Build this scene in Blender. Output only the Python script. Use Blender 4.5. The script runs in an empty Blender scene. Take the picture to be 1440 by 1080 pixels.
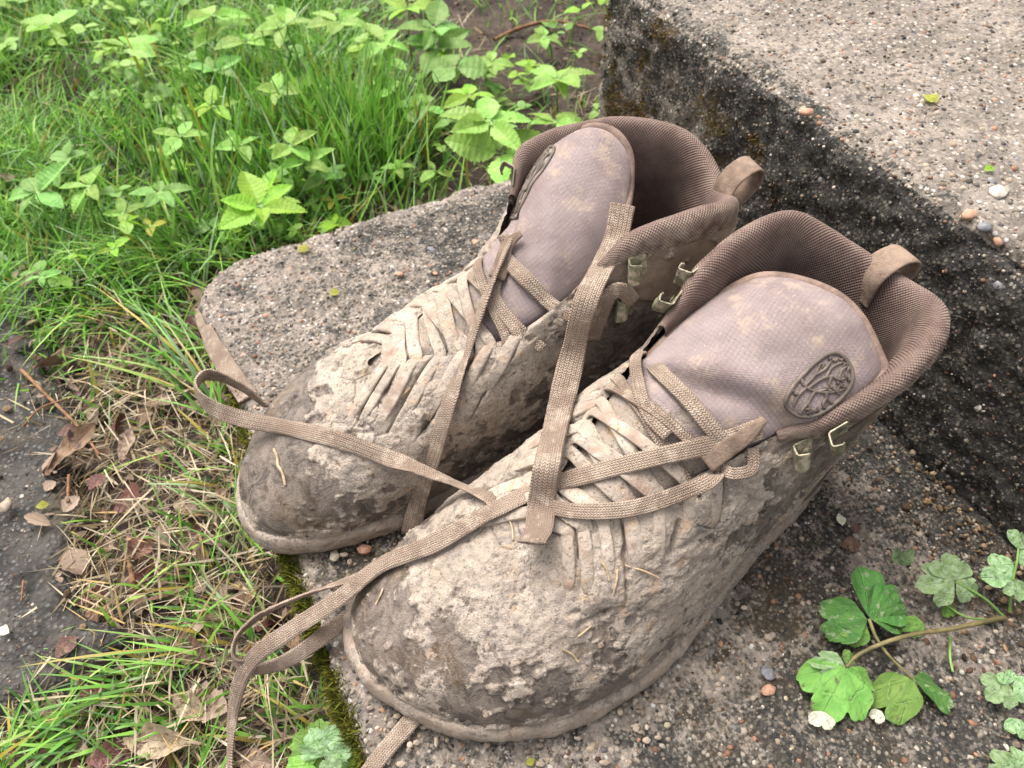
import bpy, bmesh, math, random
import numpy as np
from mathutils import Matrix, Vector
from mathutils.bvhtree import BVHTree

# ------------------------------------------------------------------ camera, sky, sun, exposure
SC = bpy.context.scene
COL = SC.collection
CAM_H, PITCH, FPX = 0.375, math.radians(51), 1000.0      # metres above the lower step, degrees below horizontal
cd = bpy.data.cameras.new('camera'); cam = bpy.data.objects.new('camera', cd); COL.objects.link(cam)
cam.location = (0, 0, CAM_H); cam.rotation_euler = (math.radians(90) - PITCH, 0, 0)
cd.sensor_fit = 'HORIZONTAL'; cd.sensor_width = 36; cd.lens = 36 * FPX / 1440
cd.clip_start = 0.01; cd.clip_end = 200
cd.dof.use_dof = True; cd.dof.focus_distance = 0.36; cd.dof.aperture_fstop = 14.0
SC.camera = cam

SUN_EL, SUN_AZ = math.radians(62), math.radians(-40)      # azimuth measured from +Y towards +X
w = bpy.data.worlds.new('World'); SC.world = w; w.use_nodes = True
nt = w.node_tree; nt.nodes.clear()
sky = nt.nodes.new('ShaderNodeTexSky'); sky.sky_type = 'NISHITA'; sky.sun_disc = False
sky.sun_elevation = SUN_EL; sky.sun_rotation = SUN_AZ
sky.air_density = 1.0; sky.dust_density = 6.0; sky.ozone_density = 1.0
ds = nt.nodes.new('ShaderNodeHueSaturation'); ds.inputs['Saturation'].default_value = 0.22   # cloud cover greys the sky light
bg = nt.nodes.new('ShaderNodeBackground'); bg.inputs['Strength'].default_value = 0.15
ow = nt.nodes.new('ShaderNodeOutputWorld')
nt.links.new(sky.outputs[0], ds.inputs['Color']); nt.links.new(ds.outputs[0], bg.inputs['Color']); nt.links.new(bg.outputs[0], ow.inputs[0])
sd = bpy.data.lights.new('sun', 'SUN'); sd.energy = 1.5; sd.angle = math.radians(40); sd.color = (1.0, 0.97, 0.93)
sun = bpy.data.objects.new('sun', sd); COL.objects.link(sun)
dirv = Vector((math.sin(SUN_AZ) * math.cos(SUN_EL), math.cos(SUN_AZ) * math.cos(SUN_EL), math.sin(SUN_EL)))
sun.rotation_euler = dirv.to_track_quat('Z', 'Y').to_euler()
SC.view_settings.view_transform = 'Standard'; SC.view_settings.look = 'None'
SC.view_settings.gamma = 1.0; SC.view_settings.use_curve_mapping = False
SC.view_settings.exposure = 1.22

rng = np.random.default_rng(7); random.seed(7)
GZ = -0.06                                                # ground level below the lower step's top

# ------------------------------------------------------------------ numpy noise
def _h(i, j, k, s):
    n = (i.astype(np.int64) * 73856093) ^ (j.astype(np.int64) * 19349663) ^ (k.astype(np.int64) * 83492791) ^ (s * 2654435761)
    n &= 0xffffffff
    n ^= n >> 13; n = (n * 1274126177) & 0xffffffff; n ^= n >> 16; n = (n * 2246822519) & 0xffffffff; n ^= n >> 13
    return n / 4294967296.0
def vnoise(P, size, seed=0):
    q = P / size; f = np.floor(q); t = q - f; t = t * t * (3 - 2 * t); f = f.astype(np.int64)
    r = 0
    for a in (0, 1):
        for b in (0, 1):
            for c in (0, 1):
                wgt = (t[:, 0] if a else 1 - t[:, 0]) * (t[:, 1] if b else 1 - t[:, 1]) * (t[:, 2] if c else 1 - t[:, 2])
                r = r + wgt * _h(f[:, 0] + a, f[:, 1] + b, f[:, 2] + c, seed)
    return r
def fbm(P, size, octv=4, seed=0, gain=0.5):
    r = 0; a = 1; s = 0
    for o in range(octv):
        r = r + a * vnoise(P, size / 2 ** o, seed + o * 17); s += a; a *= gain
    return r / s
def worley(P, size, seed=0):
    q = P / size; f = np.floor(q).astype(np.int64)
    d1 = np.full(len(P), 9.0); d2 = np.full(len(P), 9.0)
    for a in (-1, 0, 1):
        for b in (-1, 0, 1):
            for c in (-1, 0, 1):
                i, j, k = f[:, 0] + a, f[:, 1] + b, f[:, 2] + c
                d = np.sqrt((i + _h(i, j, k, seed) - q[:, 0]) ** 2 + (j + _h(i, j, k, seed + 1) - q[:, 1]) ** 2 + (k + _h(i, j, k, seed + 2) - q[:, 2]) ** 2)
                m = d < d1
                d2 = np.where(m, d1, np.minimum(d2, d)); d1 = np.where(m, d, d1)
    return d1, d2
def sst(a, b, x):
    t = np.clip((x - a) / (b - a), 0, 1); return t * t * (3 - 2 * t)

# ------------------------------------------------------------------ mesh helpers
def mesh_np(name, V, F, mat=None, parent=None, smooth=True, attrs=None, uv=None, cols=None, link=True):
    V = np.asarray(V, np.float32); me = bpy.data.meshes.new(name)
    if isinstance(F, np.ndarray):
        n, k = F.shape; li = F.ravel().astype(np.int32); st = (np.arange(n) * k).astype(np.int32)
    else:
        li = np.concatenate([np.asarray(f, np.int32) for f in F]); L = np.array([len(f) for f in F]); n = len(F)
        st = np.concatenate([[0], np.cumsum(L)[:-1]]).astype(np.int32)
    me.vertices.add(len(V)); me.vertices.foreach_set('co', V.ravel())
    me.loops.add(len(li)); me.loops.foreach_set('vertex_index', li)
    me.polygons.add(n); me.polygons.foreach_set('loop_start', st)
    me.update(calc_edges=True)
    me.polygons.foreach_set('use_smooth', np.full(n, smooth, bool))
    for k_, a in (attrs or {}).items():
        at_ = me.attributes.new(k_, 'FLOAT', 'POINT'); at_.data.foreach_set('value', np.asarray(a, np.float32))
    if cols is not None:
        c4 = np.ones((len(V), 4), np.float32); c4[:, :3] = cols
        at_ = me.attributes.new('col', 'FLOAT_COLOR', 'POINT'); at_.data.foreach_set('color', c4.ravel())
    if uv is not None:
        ul = me.uv_layers.new(name='UVMap'); ul.data.foreach_set('uv', np.asarray(uv, np.float32)[li].ravel())
    me.validate()
    if mat: me.materials.append(mat)
    o = bpy.data.objects.new(name, me)
    if link: COL.objects.link(o)
    if parent: o.parent = parent
    return o
def grid_faces(nu, nv, per=False, flip=False):
    a = np.arange(nu if per else nu - 1)[:, None]; b = np.arange(nv - 1)[None, :]
    a2 = (a + 1) % nu
    F = np.stack([a * nv + b, a2 * nv + b, a2 * nv + b + 1, a * nv + b + 1], -1).reshape(-1, 4)
    return F[:, ::-1].copy() if flip else F
def empty(name, label=None, cat=None, group=None, loc=(0, 0, 0), rz=0):
    o = bpy.data.objects.new(name, None); COL.objects.link(o); o.location = loc; o.rotation_euler = (0, 0, rz)
    o.empty_display_size = 0.02
    return tag(o, label, cat, group)
def tag(o, label=None, cat=None, group=None, kind=None):
    if label: o['label'] = label
    if cat: o['category'] = cat
    if group: o['group'] = group
    if kind: o['kind'] = kind
    return o
def cr(A, n, per=False):
    """Catmull-Rom through the rows of A, n samples per segment."""
    A = np.asarray(A, float); m = len(A)
    if per: idx = lambda i: A[i % m]
    else: idx = lambda i: A[i] if 0 <= i < m else (2 * A[0] - A[1] if i < 0 else 2 * A[-1] - A[-2])
    out = []; t = np.arange(n) / n
    t = t.reshape((-1,) + (1,) * (A.ndim - 1))
    for i in range(m if per else m - 1):
        p0, p1, p2, p3 = idx(i - 1), idx(i), idx(i + 1), idx(i + 2)
        out.append(0.5 * (2 * p1 + (p2 - p0) * t + (2 * p0 - 5 * p1 + 4 * p2 - p3) * t ** 2 + (3 * p1 - p0 - 3 * p2 + p3) * t ** 3))
    if not per: out.append(A[-1:][:])
    return np.concatenate(out)
def crn(A, N):
    """Catmull-Rom resampled to N samples, even in arc length (first 3 columns)."""
    D = cr(A, 24); s = np.concatenate([[0], np.cumsum(np.linalg.norm(np.diff(D[:, :3], axis=0), axis=1))])
    t = np.linspace(0, s[-1], N)
    return np.stack([np.interp(t, s, D[:, k]) for k in range(D.shape[1])], 1), s[-1]
def unit(a): return a / np.maximum(np.linalg.norm(a, axis=-1, keepdims=True), 1e-9)
def ray(px, py):
    x = (px - 720) / FPX; y = -(py - 540) / FPX
    return np.array([x, math.cos(PITCH) + y * math.sin(PITCH), -math.sin(PITCH) + y * math.cos(PITCH)])
def at(px, py, z=0.0):
    d = ray(px, py); return np.array([0, 0, CAM_H]) + d * ((z - CAM_H) / d[2])
def tube(pts, rad, ns=6, N=None, flat=1.0):
    """tube along pts, rad a number or an array; returns V, F"""
    pts = np.asarray(pts, float)
    if N: pts, _ = crn(pts, N)
    n = len(pts); rad = np.broadcast_to(rad, (n,))
    T = unit(np.gradient(pts, axis=0)); up = np.array([0, 0, 1.0])
    X = np.cross(T, up); X = np.where(np.linalg.norm(X, axis=1, keepdims=True) < 1e-4, np.array([1.0, 0, 0]), X); X = unit(X); Y = np.cross(X, T)
    a = np.linspace(0, 2 * math.pi, ns, endpoint=False)
    V = pts[:, None] + rad[:, None, None] * (np.cos(a)[None, :, None] * X[:, None] + flat * np.sin(a)[None, :, None] * Y[:, None])
    i = np.arange(n - 1)[:, None]; j = np.arange(ns)[None]; j2 = (j + 1) % ns
    F = np.stack([i * ns + j, i * ns + j2, (i + 1) * ns + j2, (i + 1) * ns + j], -1).reshape(-1, 4)
    return V.reshape(-1, 3), F

# ------------------------------------------------------------------ node helpers
class NG:
    def __init__(s, name, rough=0.9, spec=0.3):
        s.m = bpy.data.materials.new(name); s.m.use_nodes = True; s.t = s.m.node_tree
        s.b = s.t.nodes['Principled BSDF']; s.b.inputs['Roughness'].default_value = rough; s.b.inputs['Specular IOR Level'].default_value = spec
        s._o = None
    def n(s, ty, **k):
        x = s.t.nodes.new(ty)
        for a, v in k.items(): setattr(x, a, v)
        return x
    def put(s, sock, v):
        if isinstance(v, bpy.types.NodeSocket): s.t.links.new(v, sock)
        elif v is not None:
            if hasattr(sock.default_value, '__len__') and not hasattr(v, '__len__'): v = (v,) * len(sock.default_value)
            if hasattr(v, '__len__') and len(v) == 3 and len(sock.default_value) == 4: v = (*v, 1)
            sock.default_value = v
    @property
    def obj(s):
        if s._o is None: s._o = s.n('ShaderNodeTexCoord').outputs['Object']
        return s._o
    def uv(s):
        x = s.n('ShaderNodeSeparateXYZ'); s.t.links.new(s.n('ShaderNodeTexCoord').outputs['UV'], x.inputs[0]); return x.outputs[0], x.outputs[1]
    def noise(s, scale, detail=4, rough=0.55, vec=None, dist=0.0):
        x = s.n('ShaderNodeTexNoise'); s.put(x.inputs['Vector'], vec or s.obj); x.inputs['Scale'].default_value = scale
        x.inputs['Detail'].default_value = detail; x.inputs['Roughness'].default_value = rough; x.inputs['Distortion'].default_value = dist
        return x.outputs['Fac']
    def vor(s, scale, out='Distance', vec=None, feature='F1', rnd=1.0):
        x = s.n('ShaderNodeTexVoronoi', feature=feature); s.put(x.inputs['Vector'], vec or s.obj); x.inputs['Scale'].default_value = scale
        x.inputs['Randomness'].default_value = rnd
        return x.outputs[out]
    def m_(s, op, a, b=None, c=None, clamp=False):
        x = s.n('ShaderNodeMath', operation=op, use_clamp=clamp); s.put(x.inputs[0], a); s.put(x.inputs[1], b); s.put(x.inputs[2], c); return x.outputs[0]
    def ramp(s, f, a, b, lo=0.0, hi=1.0):
        x = s.n('ShaderNodeMapRange', interpolation_type='SMOOTHSTEP'); s.put(x.inputs[0], f)
        for i, v in enumerate((a, b, lo, hi)): x.inputs[i + 1].default_value = v
        return x.outputs[0]
    def mix(s, f, a, b, mode='MIX'):
        x = s.n('ShaderNodeMix', data_type='RGBA', blend_type=mode); s.put(x.inputs[0], f); s.put(x.inputs[6], a); s.put(x.inputs[7], b); return x.outputs[2]
    def attr(s, name, out='Fac'):
        x = s.n('ShaderNodeAttribute', attribute_name=name); return x.outputs[out]
    def rnd(s): return s.n('ShaderNodeObjectInfo').outputs['Random']
    def hsv(s, c, h=0.5, sat=1.0, v=1.0):
        x = s.n('ShaderNodeHueSaturation'); s.put(x.inputs['Color'], c); s.put(x.inputs['Hue'], h); s.put(x.inputs['Saturation'], sat); s.put(x.inputs['Value'], v); return x.outputs[0]
    def bump(s, h, dist, strength=1.0, prev=None):
        x = s.n('ShaderNodeBump'); s.put(x.inputs['Height'], h); x.inputs['Distance'].default_value = dist; x.inputs['Strength'].default_value = strength
        if prev: s.put(x.inputs['Normal'], prev)
        return x.outputs[0]
    def done(s, col=None, rough=None, norm=None, spec=None, metal=None):
        for k, v in (('Base Color', col), ('Roughness', rough), ('Normal', norm), ('Specular IOR Level', spec), ('Metallic', metal)):
            if v is not None: s.put(s.b.inputs[k], v)
        return s.m
    def translucent(s, col, f):
        tr = s.n('ShaderNodeBsdfTranslucent'); s.put(tr.inputs['Color'], col)
        mx = s.n('ShaderNodeMixShader'); mx.inputs[0].default_value = f
        s.t.links.new(s.b.outputs[0], mx.inputs[1]); s.t.links.new(tr.outputs[0], mx.inputs[2])
        s.t.links.new(mx.outputs[0], s.t.nodes['Material Output'].inputs['Surface'])

MUD_L, MUD_M, MUD_D = (0.445, 0.367, 0.296), (0.345, 0.280, 0.222), (0.19, 0.15, 0.12)
def mud_colour(g):
    c = g.mix(g.ramp(g.noise(45, 6, .65), .38, .62), MUD_M, MUD_L)
    c = g.mix(g.m_('MULTIPLY', g.ramp(g.noise(70, 7, .75, dist=.8), .50, .62), .80), c, (0.245, 0.207, 0.176))
    c = g.mix(g.ramp(g.noise(260, 5, .7), .55, .68), c, MUD_D)
    c = g.mix(g.m_('MULTIPLY', g.ramp(g.noise(130, 4, .6, dist=.6), .58, .70), .6), c, (0.47, 0.31, 0.18))
    c = g.mix(g.m_('MULTIPLY', g.ramp(g.noise(190, 5, .7, dist=.4), .60, .70), .7), c, (0.58, 0.51, 0.43))
    c = g.mix(g.m_('MULTIPLY', g.ramp(g.noise(850, 3, .55), .58, .70), .75), c, (0.075, 0.058, 0.046))
    return c
def mat_upper():
    g = NG('muddy_leather')
    f = g.m_('ADD', g.attr('mud'), g.m_('MULTIPLY', g.m_('SUBTRACT', g.noise(150, 7, .78, dist=.8), .5), 1.3))
    f = g.m_('ADD', f, g.m_('MULTIPLY', g.m_('SUBTRACT', g.noise(700, 4, .65), .5), .75))
    f = g.m_('SUBTRACT', f, g.m_('MULTIPLY', g.ramp(g.noise(62, 4, .6, dist=.5), .57, .66), g.attr('bare')))
    mk = g.ramp(f, .34, .58)
    lea = g.mix(g.ramp(g.noise(38, 4), .35, .65), (0.048, 0.036, 0.030), (0.125, 0.097, 0.080))
    lea = g.mix(g.ramp(g.noise(24, 3), .52, .68), lea, (0.105, 0.066, 0.032))
    film = g.m_('MULTIPLY', g.ramp(g.noise(80, 8, .85, dist=1.2), .38, .62), .74)
    lea = g.mix(film, lea, (0.29, 0.235, 0.19))
    sued = g.mix(g.ramp(g.noise(60, 4, .6), .35, .7), (0.22, 0.158, 0.115), (0.37, 0.285, 0.215))
    lea = g.mix(g.attr('suede'), lea, sued)
    col = g.mix(mk, lea, mud_colour(g))
    ro = g.mix(mk, g.mix(g.attr('suede'), (.48,) * 3, (.85,) * 3), (.93,) * 3)
    b = g.bump(g.noise(260, 6, .75, dist=.5), 0.0014, .85)
    b = g.bump(g.noise(1300, 3, .6), 0.0009, .8, b)
    b = g.bump(mk, 0.0003, .8, b)
    return g.done(col, ro, b)
def mat_mudsole():
    g = NG('muddy_rubber'); c = mud_colour(g)
    c = g.mix(g.ramp(g.noise(70, 6, .75), .40, .56), (0.33, 0.255, 0.195), c)
    c = g.mix(g.m_('MULTIPLY', g.ramp(g.noise(300, 5, .7), .54, .68), .6), c, (0.15, 0.11, 0.085))
    c = g.mix(g.m_('MULTIPLY', g.ramp(g.noise(28, 4, .6), .55, .70), .7), c, (0.17, 0.125, 0.10))
    b = g.bump(g.noise(300, 6, .75), 0.0024, .8)
    return g.done(c, .92, g.bump(g.noise(1800, 2), 0.0004, .6, b))
def mat_lace():
    g = NG('dusty_lace'); u, v = g.uv()
    tri = g.m_('PINGPONG', v, 1.1)
    h = g.m_('ABSOLUTE', g.m_('SINE', g.m_('MULTIPLY', g.m_('ADD', u, g.m_('MULTIPLY', tri, .9)), 2.3)))
    h2 = g.m_('ABSOLUTE', g.m_('SINE', g.m_('MULTIPLY', v, 2.86)))
    hh = g.m_('MULTIPLY', h, g.m_('ADD', .35, h2))
    c = g.mix(g.ramp(g.noise(50, 4, .6), .35, .65), (0.275, 0.200, 0.150), (0.40, 0.305, 0.232))
    c = g.mix(g.m_('MULTIPLY', g.ramp(hh, .15, .7, 1, 0), .45), c, (0.155, 0.108, 0.08))
    c = g.mix(g.m_('MULTIPLY', g.ramp(g.noise(110, 5, .7), .50, .66), .8), c, (0.47, 0.375, 0.29))
    b = g.bump(hh, 0.0007, .9); b = g.bump(g.noise(900, 3), .0004, .6, b)
    return g.done(c, .95, b, .15)
def mat_mudlace():
    g = NG('mud_caked_lace'); u, v = g.uv()
    c = mud_colour(g); c = g.mix(g.ramp(g.noise(80, 4), .5, .7), c, (0.29, 0.205, 0.155))
    b = g.bump(g.noise(350, 5, .7), .0014, .8)
    return g.done(c, .95, b, .15)
def mat_collar():
    g = NG('mesh_lining'); u, v = g.uv()
    a = g.m_('SINE', g.m_('MULTIPLY', u, 3.6)); bb = g.m_('SINE', g.m_('MULTIPLY', v, 3.2))
    h = g.m_('MULTIPLY', a, bb)
    c = g.mix(g.ramp(g.noise(40, 3), .35, .7), (0.150, 0.098, 0.082), (0.215, 0.150, 0.125))
    c = g.mix(g.m_('MULTIPLY', g.ramp(h, .0, .9), .5), c, (0.055, 0.035, 0.030))
    dust = g.m_('MULTIPLY', g.attr('dust'), g.ramp(g.noise(130, 5, .7), .34, .66))
    c = g.mix(dust, c, (0.40, 0.315, 0.24))
    b = g.bump(h, -0.0006, .8)
    return g.done(c, .95, b, .12)
def mat_tongue():
    g = NG('mauve_ripstop'); u, v = g.uv()
    gu = g.m_('ABSOLUTE', g.m_('SINE', g.m_('MULTIPLY', u, 1.5))); gv = g.m_('ABSOLUTE', g.m_('SINE', g.m_('MULTIPLY', v, 1.5)))
    line = g.m_('MAXIMUM', g.ramp(gu, .0, .16, 1, 0), g.ramp(gv, .0, .16, 1, 0))
    we = g.m_('MULTIPLY', g.m_('SINE', g.m_('MULTIPLY', u, 7.5)), g.m_('SINE', g.m_('MULTIPLY', v, 7.5)))
    c = g.mix(g.ramp(g.noise(28, 4), .35, .65), (0.245, 0.188, 0.176), (0.330, 0.262, 0.248))
    c = g.mix(g.m_('MULTIPLY', line, .26), c, (0.17, 0.115, 0.11))
    c = g.mix(g.m_('MULTIPLY', g.ramp(g.noise(70, 6, .7), .50, .68), .7), c, (0.45, 0.345, 0.26))
    c = g.mix(g.m_('MULTIPLY', g.ramp(g.noise(700, 2), .66, .74), .6), c, (0.55, 0.46, 0.37))
    c = g.mix(g.ramp(g.m_('ADD', g.attr('mud'), g.m_('MULTIPLY', g.m_('SUBTRACT', g.noise(200, 5, .7), .5), .8)), .35, .6), c, mud_colour(g))
    b = g.bump(we, .0003, .7); b = g.bump(line, -.0005, .7, b); b = g.bump(g.noise(60, 4), .0030, .6, b)
    return g.done(c, .97, b, .06)
def mat_plain(name, col, rough=.8, spec=.3, nscale=60, var=.3, bump=.0006, bscale=500, metal=0.0):
    g = NG(name, rough, spec)
    c = g.mix(g.ramp(g.noise(nscale, 5, .65), .35, .68), tuple(x * (1 - var) for x in col), tuple(min(1, x * (1 + var)) for x in col))
    return g.done(c, rough, g.bump(g.noise(bscale, 4, .6), bump, .7), spec, metal)
def mat_hook():
    g = NG('olive_brass', .38, .5)
    c = g.mix(g.ramp(g.noise(120, 4, .6), .40, .62), (0.150, 0.143, 0.085), (0.24, 0.225, 0.150))
    d = g.ramp(g.noise(210, 5, .7), .47, .60)
    c = g.mix(g.m_('MULTIPLY', d, .85), c, (0.40, 0.32, 0.23))
    return g.done(c, g.ramp(d, 0, 1, .42, .9), g.bump(g.noise(700, 3), .0003, .6), .5, g.ramp(d, 0, 1, .35, 0))
def mat_concrete(name, tan=(0.30, 0.235, 0.172)):
    g = NG(name, .9, .3)
    al = g.attr('algae')
    base = g.mix(g.ramp(g.noise(30, 5, .6), .35, .68), tuple(x * .72 for x in tan), tuple(x * 1.22 for x in tan))
    base = g.mix(g.ramp(g.noise(150, 6, .75), .46, .64), base, tuple(x * .36 for x in tan))
    base = g.mix(g.m_('MULTIPLY', g.ramp(g.noise(14, 4, .6), .50, .66), .55), base, tuple(x * .55 for x in tan))
    cc = g.vor(330, 'Color'); sp = g.n('ShaderNodeSeparateColor'); g.put(sp.inputs[0], cc)
    vd = g.vor(330)
    grain = g.mix(sp.outputs[0], (0.09, 0.08, 0.072), (0.46, 0.38, 0.30))
    grain = g.mix(g.ramp(sp.outputs[1], .93, .95), grain, (0.60, 0.57, 0.52))
    base = g.mix(g.m_('MULTIPLY', g.ramp(vd, .30, .52, 1, 0), .74), base, grain)
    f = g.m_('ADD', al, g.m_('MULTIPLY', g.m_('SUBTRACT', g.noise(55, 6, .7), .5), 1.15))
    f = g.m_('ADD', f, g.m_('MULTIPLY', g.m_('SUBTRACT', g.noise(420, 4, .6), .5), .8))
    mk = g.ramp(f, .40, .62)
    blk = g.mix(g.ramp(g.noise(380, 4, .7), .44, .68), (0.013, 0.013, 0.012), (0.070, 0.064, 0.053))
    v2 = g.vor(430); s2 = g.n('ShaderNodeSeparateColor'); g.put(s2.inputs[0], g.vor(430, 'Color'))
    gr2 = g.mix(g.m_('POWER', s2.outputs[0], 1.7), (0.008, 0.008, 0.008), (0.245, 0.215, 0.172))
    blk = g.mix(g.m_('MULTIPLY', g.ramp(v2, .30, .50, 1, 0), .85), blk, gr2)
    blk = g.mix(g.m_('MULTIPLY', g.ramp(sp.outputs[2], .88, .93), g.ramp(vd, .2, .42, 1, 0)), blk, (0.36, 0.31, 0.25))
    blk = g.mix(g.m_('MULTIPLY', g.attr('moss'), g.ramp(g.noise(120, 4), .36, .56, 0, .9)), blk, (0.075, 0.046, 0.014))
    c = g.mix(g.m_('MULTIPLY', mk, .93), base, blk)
    b = g.bump(g.noise(180, 6, .75), .0035, .8); b = g.bump(g.noise(900, 3, .6), .0010, .8, b); b = g.bump(vd, -.0010, .6, b)
    return g.done(c, g.ramp(g.noise(60, 3), .4, .7, .72, .95), b)
def mat_attrcol(name, rough=.7, spec=.3, trans=0.0, bump=0.0, bscale=900):
    g = NG(name, rough, spec); c = g.attr('col', 'Color')
    g.done(c, rough, g.bump(g.noise(bscale, 3), bump, .7) if bump else None, spec)
    if trans: g.translucent(c, trans)
    return g.m
def mat_leaf(name, c0, c1, vein, trans=.35, rough=.5, spots=None, teeth=9.0, spotamt=(.60, .66)):
    g = NG(name, rough, .35); u, v = g.uv()      # u along, v across -1..1
    av = g.m_('ABSOLUTE', v)
    ve = g.m_('ABSOLUTE', g.m_('SINE', g.m_('MULTIPLY', g.m_('SUBTRACT', u, g.m_('MULTIPLY', av, .22)), teeth * math.pi)))
    lin = g.m_('MAXIMUM', g.ramp(ve, 0, .22, .75, 0), g.ramp(av, 0.0, .07, 1, 0))
    c = g.mix(g.ramp(g.noise(3.5, 5), .35, .65), c0, c1)
    c = g.hsv(c, g.ramp(g.rnd(), 0, 1, .485, .515), 1.0, g.ramp(g.rnd(), 0, 1, .78, 1.2))
    c = g.mix(g.m_('MULTIPLY', lin, .45), c, vein)
    if spots: c = g.mix(g.ramp(g.noise(5.0, 5, .6), *spotamt), c, spots)
    b = g.bump(lin, -.0006, .7); b = g.bump(g.noise(9, 4), .0020, .6, b)
    g.done(c, rough, b); g.translucent(c, trans); return g.m

M = {}
M['upper'] = mat_upper(); M['sole'] = mat_mudsole(); M['lace'] = mat_lace(); M['mudlace'] = mat_mudlace()
M['collar'] = mat_collar(); M['tongue'] = mat_tongue(); M['hook'] = mat_hook()
M['piping'] = mat_plain('brown_binding', (0.205, 0.142, 0.112), .95, .15, 90, .3, .0008, 900)
M['emblem'] = mat_plain('moulded_rubber_emblem', (0.125, 0.096, 0.076), .6, .35, 200, .25, .0002)
M['webbing'] = mat_plain('brown_webbing', (0.195, 0.138, 0.102), .95, .15, 80, .3, .0009, 800)
M['insole'] = mat_plain('dark_insole', (0.06, 0.045, 0.04), .95, .1)
M['thread'] = mat_plain('seam_thread', (0.10, 0.072, 0.055), .9, .1)
M['concrete'] = mat_concrete('weathered_concrete', (0.28, 0.232, 0.19))
M['concrete_up'] = mat_concrete('pale_weathered_concrete', (0.275, 0.229, 0.184))
M['grain'] = mat_attrcol('aggregate_grains', .75, .35, 0, .0006)
M['grass'] = mat_attrcol('grass_blades', .42, .4, .38)
M['straw'] = mat_attrcol('dry_grass', .8, .2, .15)
M['moss'] = mat_attrcol('moss_tufts', .9, .1, .15)
M['soilbits'] = mat_attrcol('soil_crumbs', .95, .15)

# ------------------------------------------------------------------ ground and path
D1 = np.array([-0.465, 0.885]); D2 = np.array([0.885, 0.465]); D1 /= np.linalg.norm(D1); D2 = np.array([D1[1], -D1[0]])
STEP_ANG = math.atan2(D2[1], D2[0])
def st2w(t, s): return t * D2 + s * D1
S_END, T_FRONT, T_RISER, RISE = 0.486, -0.031, 0.3405, 0.146
def ground_z(x, y):
    P = np.stack([x, y, 0 * x], 1)
    s = P[:, :2] @ D1
    return GZ + (fbm(P, .12, 3, 3) - .5) * .022 + (fbm(P, .018, 3, 5) - .5) * .008
def axis(lo, hi, d, far, n):
    a = np.arange(lo, hi + d / 2, d); e = np.geomspace(.05, far, n)
    return np.concatenate([lo - e[::-1], a, hi + e])
gx, gy = axis(-1.0, .5, .006, 60, 14), axis(-.1, 1.5, .006, 60, 14)
X, Y = np.meshgrid(gx, gy, indexing='ij'); xf, yf = X.ravel(), Y.ravel()
g = NG('damp_soil', .9, .25)
c = g.mix(g.ramp(g.noise(25, 5, .65), .35, .68), (0.036, 0.025, 0.020), (0.085, 0.060, 0.046))
c = g.mix(g.m_('MULTIPLY', g.ramp(g.noise(140, 5, .7), .52, .7), .7), c, (0.19, 0.145, 0.10))
b = g.bump(g.noise(90, 6, .7), .010, .8); b = g.bump(g.noise(500, 4), .002, .8, b)
M['soil'] = g.done(c, .9, b)
tag(mesh_np('ground', np.stack([xf, yf, ground_z(xf, yf)], 1), grid_faces(len(gx), len(gy)), M['soil']), kind='structure')
g = NG('wet_asphalt', .7, .4)
vd = g.vor(300); vc = g.n('ShaderNodeSeparateColor'); g.put(vc.inputs[0], g.vor(300, 'Color'))
c = g.mix(g.ramp(g.noise(40, 5, .6), .35, .65), (0.026, 0.0235, 0.021), (0.068, 0.060, 0.052))
c = g.mix(g.m_('MULTIPLY', g.ramp(vd, .2, .5, 1, 0), .7), c, g.mix(vc.outputs[0], (0.018, 0.018, 0.020), (0.15, 0.145, 0.135)))
c = g.mix(g.m_('MULTIPLY', g.ramp(g.noise(22, 4, .6), .52, .7), .5), c, (0.105, 0.085, 0.058))
b = g.bump(vd, -.0015, .8); b = g.bump(g.noise(200, 5), .003, .7, b)
M['asphalt'] = g.done(c, g.ramp(g.noise(30, 3), .4, .7, .7, .95), b, .15)
pu, pv = np.arange(.205, .62, .006), np.linspace(-.62, -.140, 76)          # s, t
SS, TT = np.meshgrid(pu, pv, indexing='ij'); SS, TT = SS.ravel(), TT.ravel()
edge = (fbm(np.stack([SS, 0 * SS, 0 * SS], 1), .06, 3, 40) - .5) * .05
wf = sst(-.40, -.140, TT); TT2 = TT + edge * wf; SS2 = SS
W = TT2[:, None] * D2 + SS2[:, None] * D1
pz = GZ + .017 + (fbm(np.column_stack([W, 0 * SS]), .01, 3, 9) - .5) * .004 - .03 * sst(-.157, -.140, TT) - .03 * sst(.585, .615, SS) - .03 * sst(.25, .21, SS + edge)
tag(mesh_np('path', np.column_stack([W, pz]), grid_faces(len(pu), len(pv)), M['asphalt']), kind='structure')
PATH_T = -.152
PATH = bpy.data.objects['path']; PATHV, PATHS = np.column_stack([W, pz]), (SS, TT)

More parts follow.
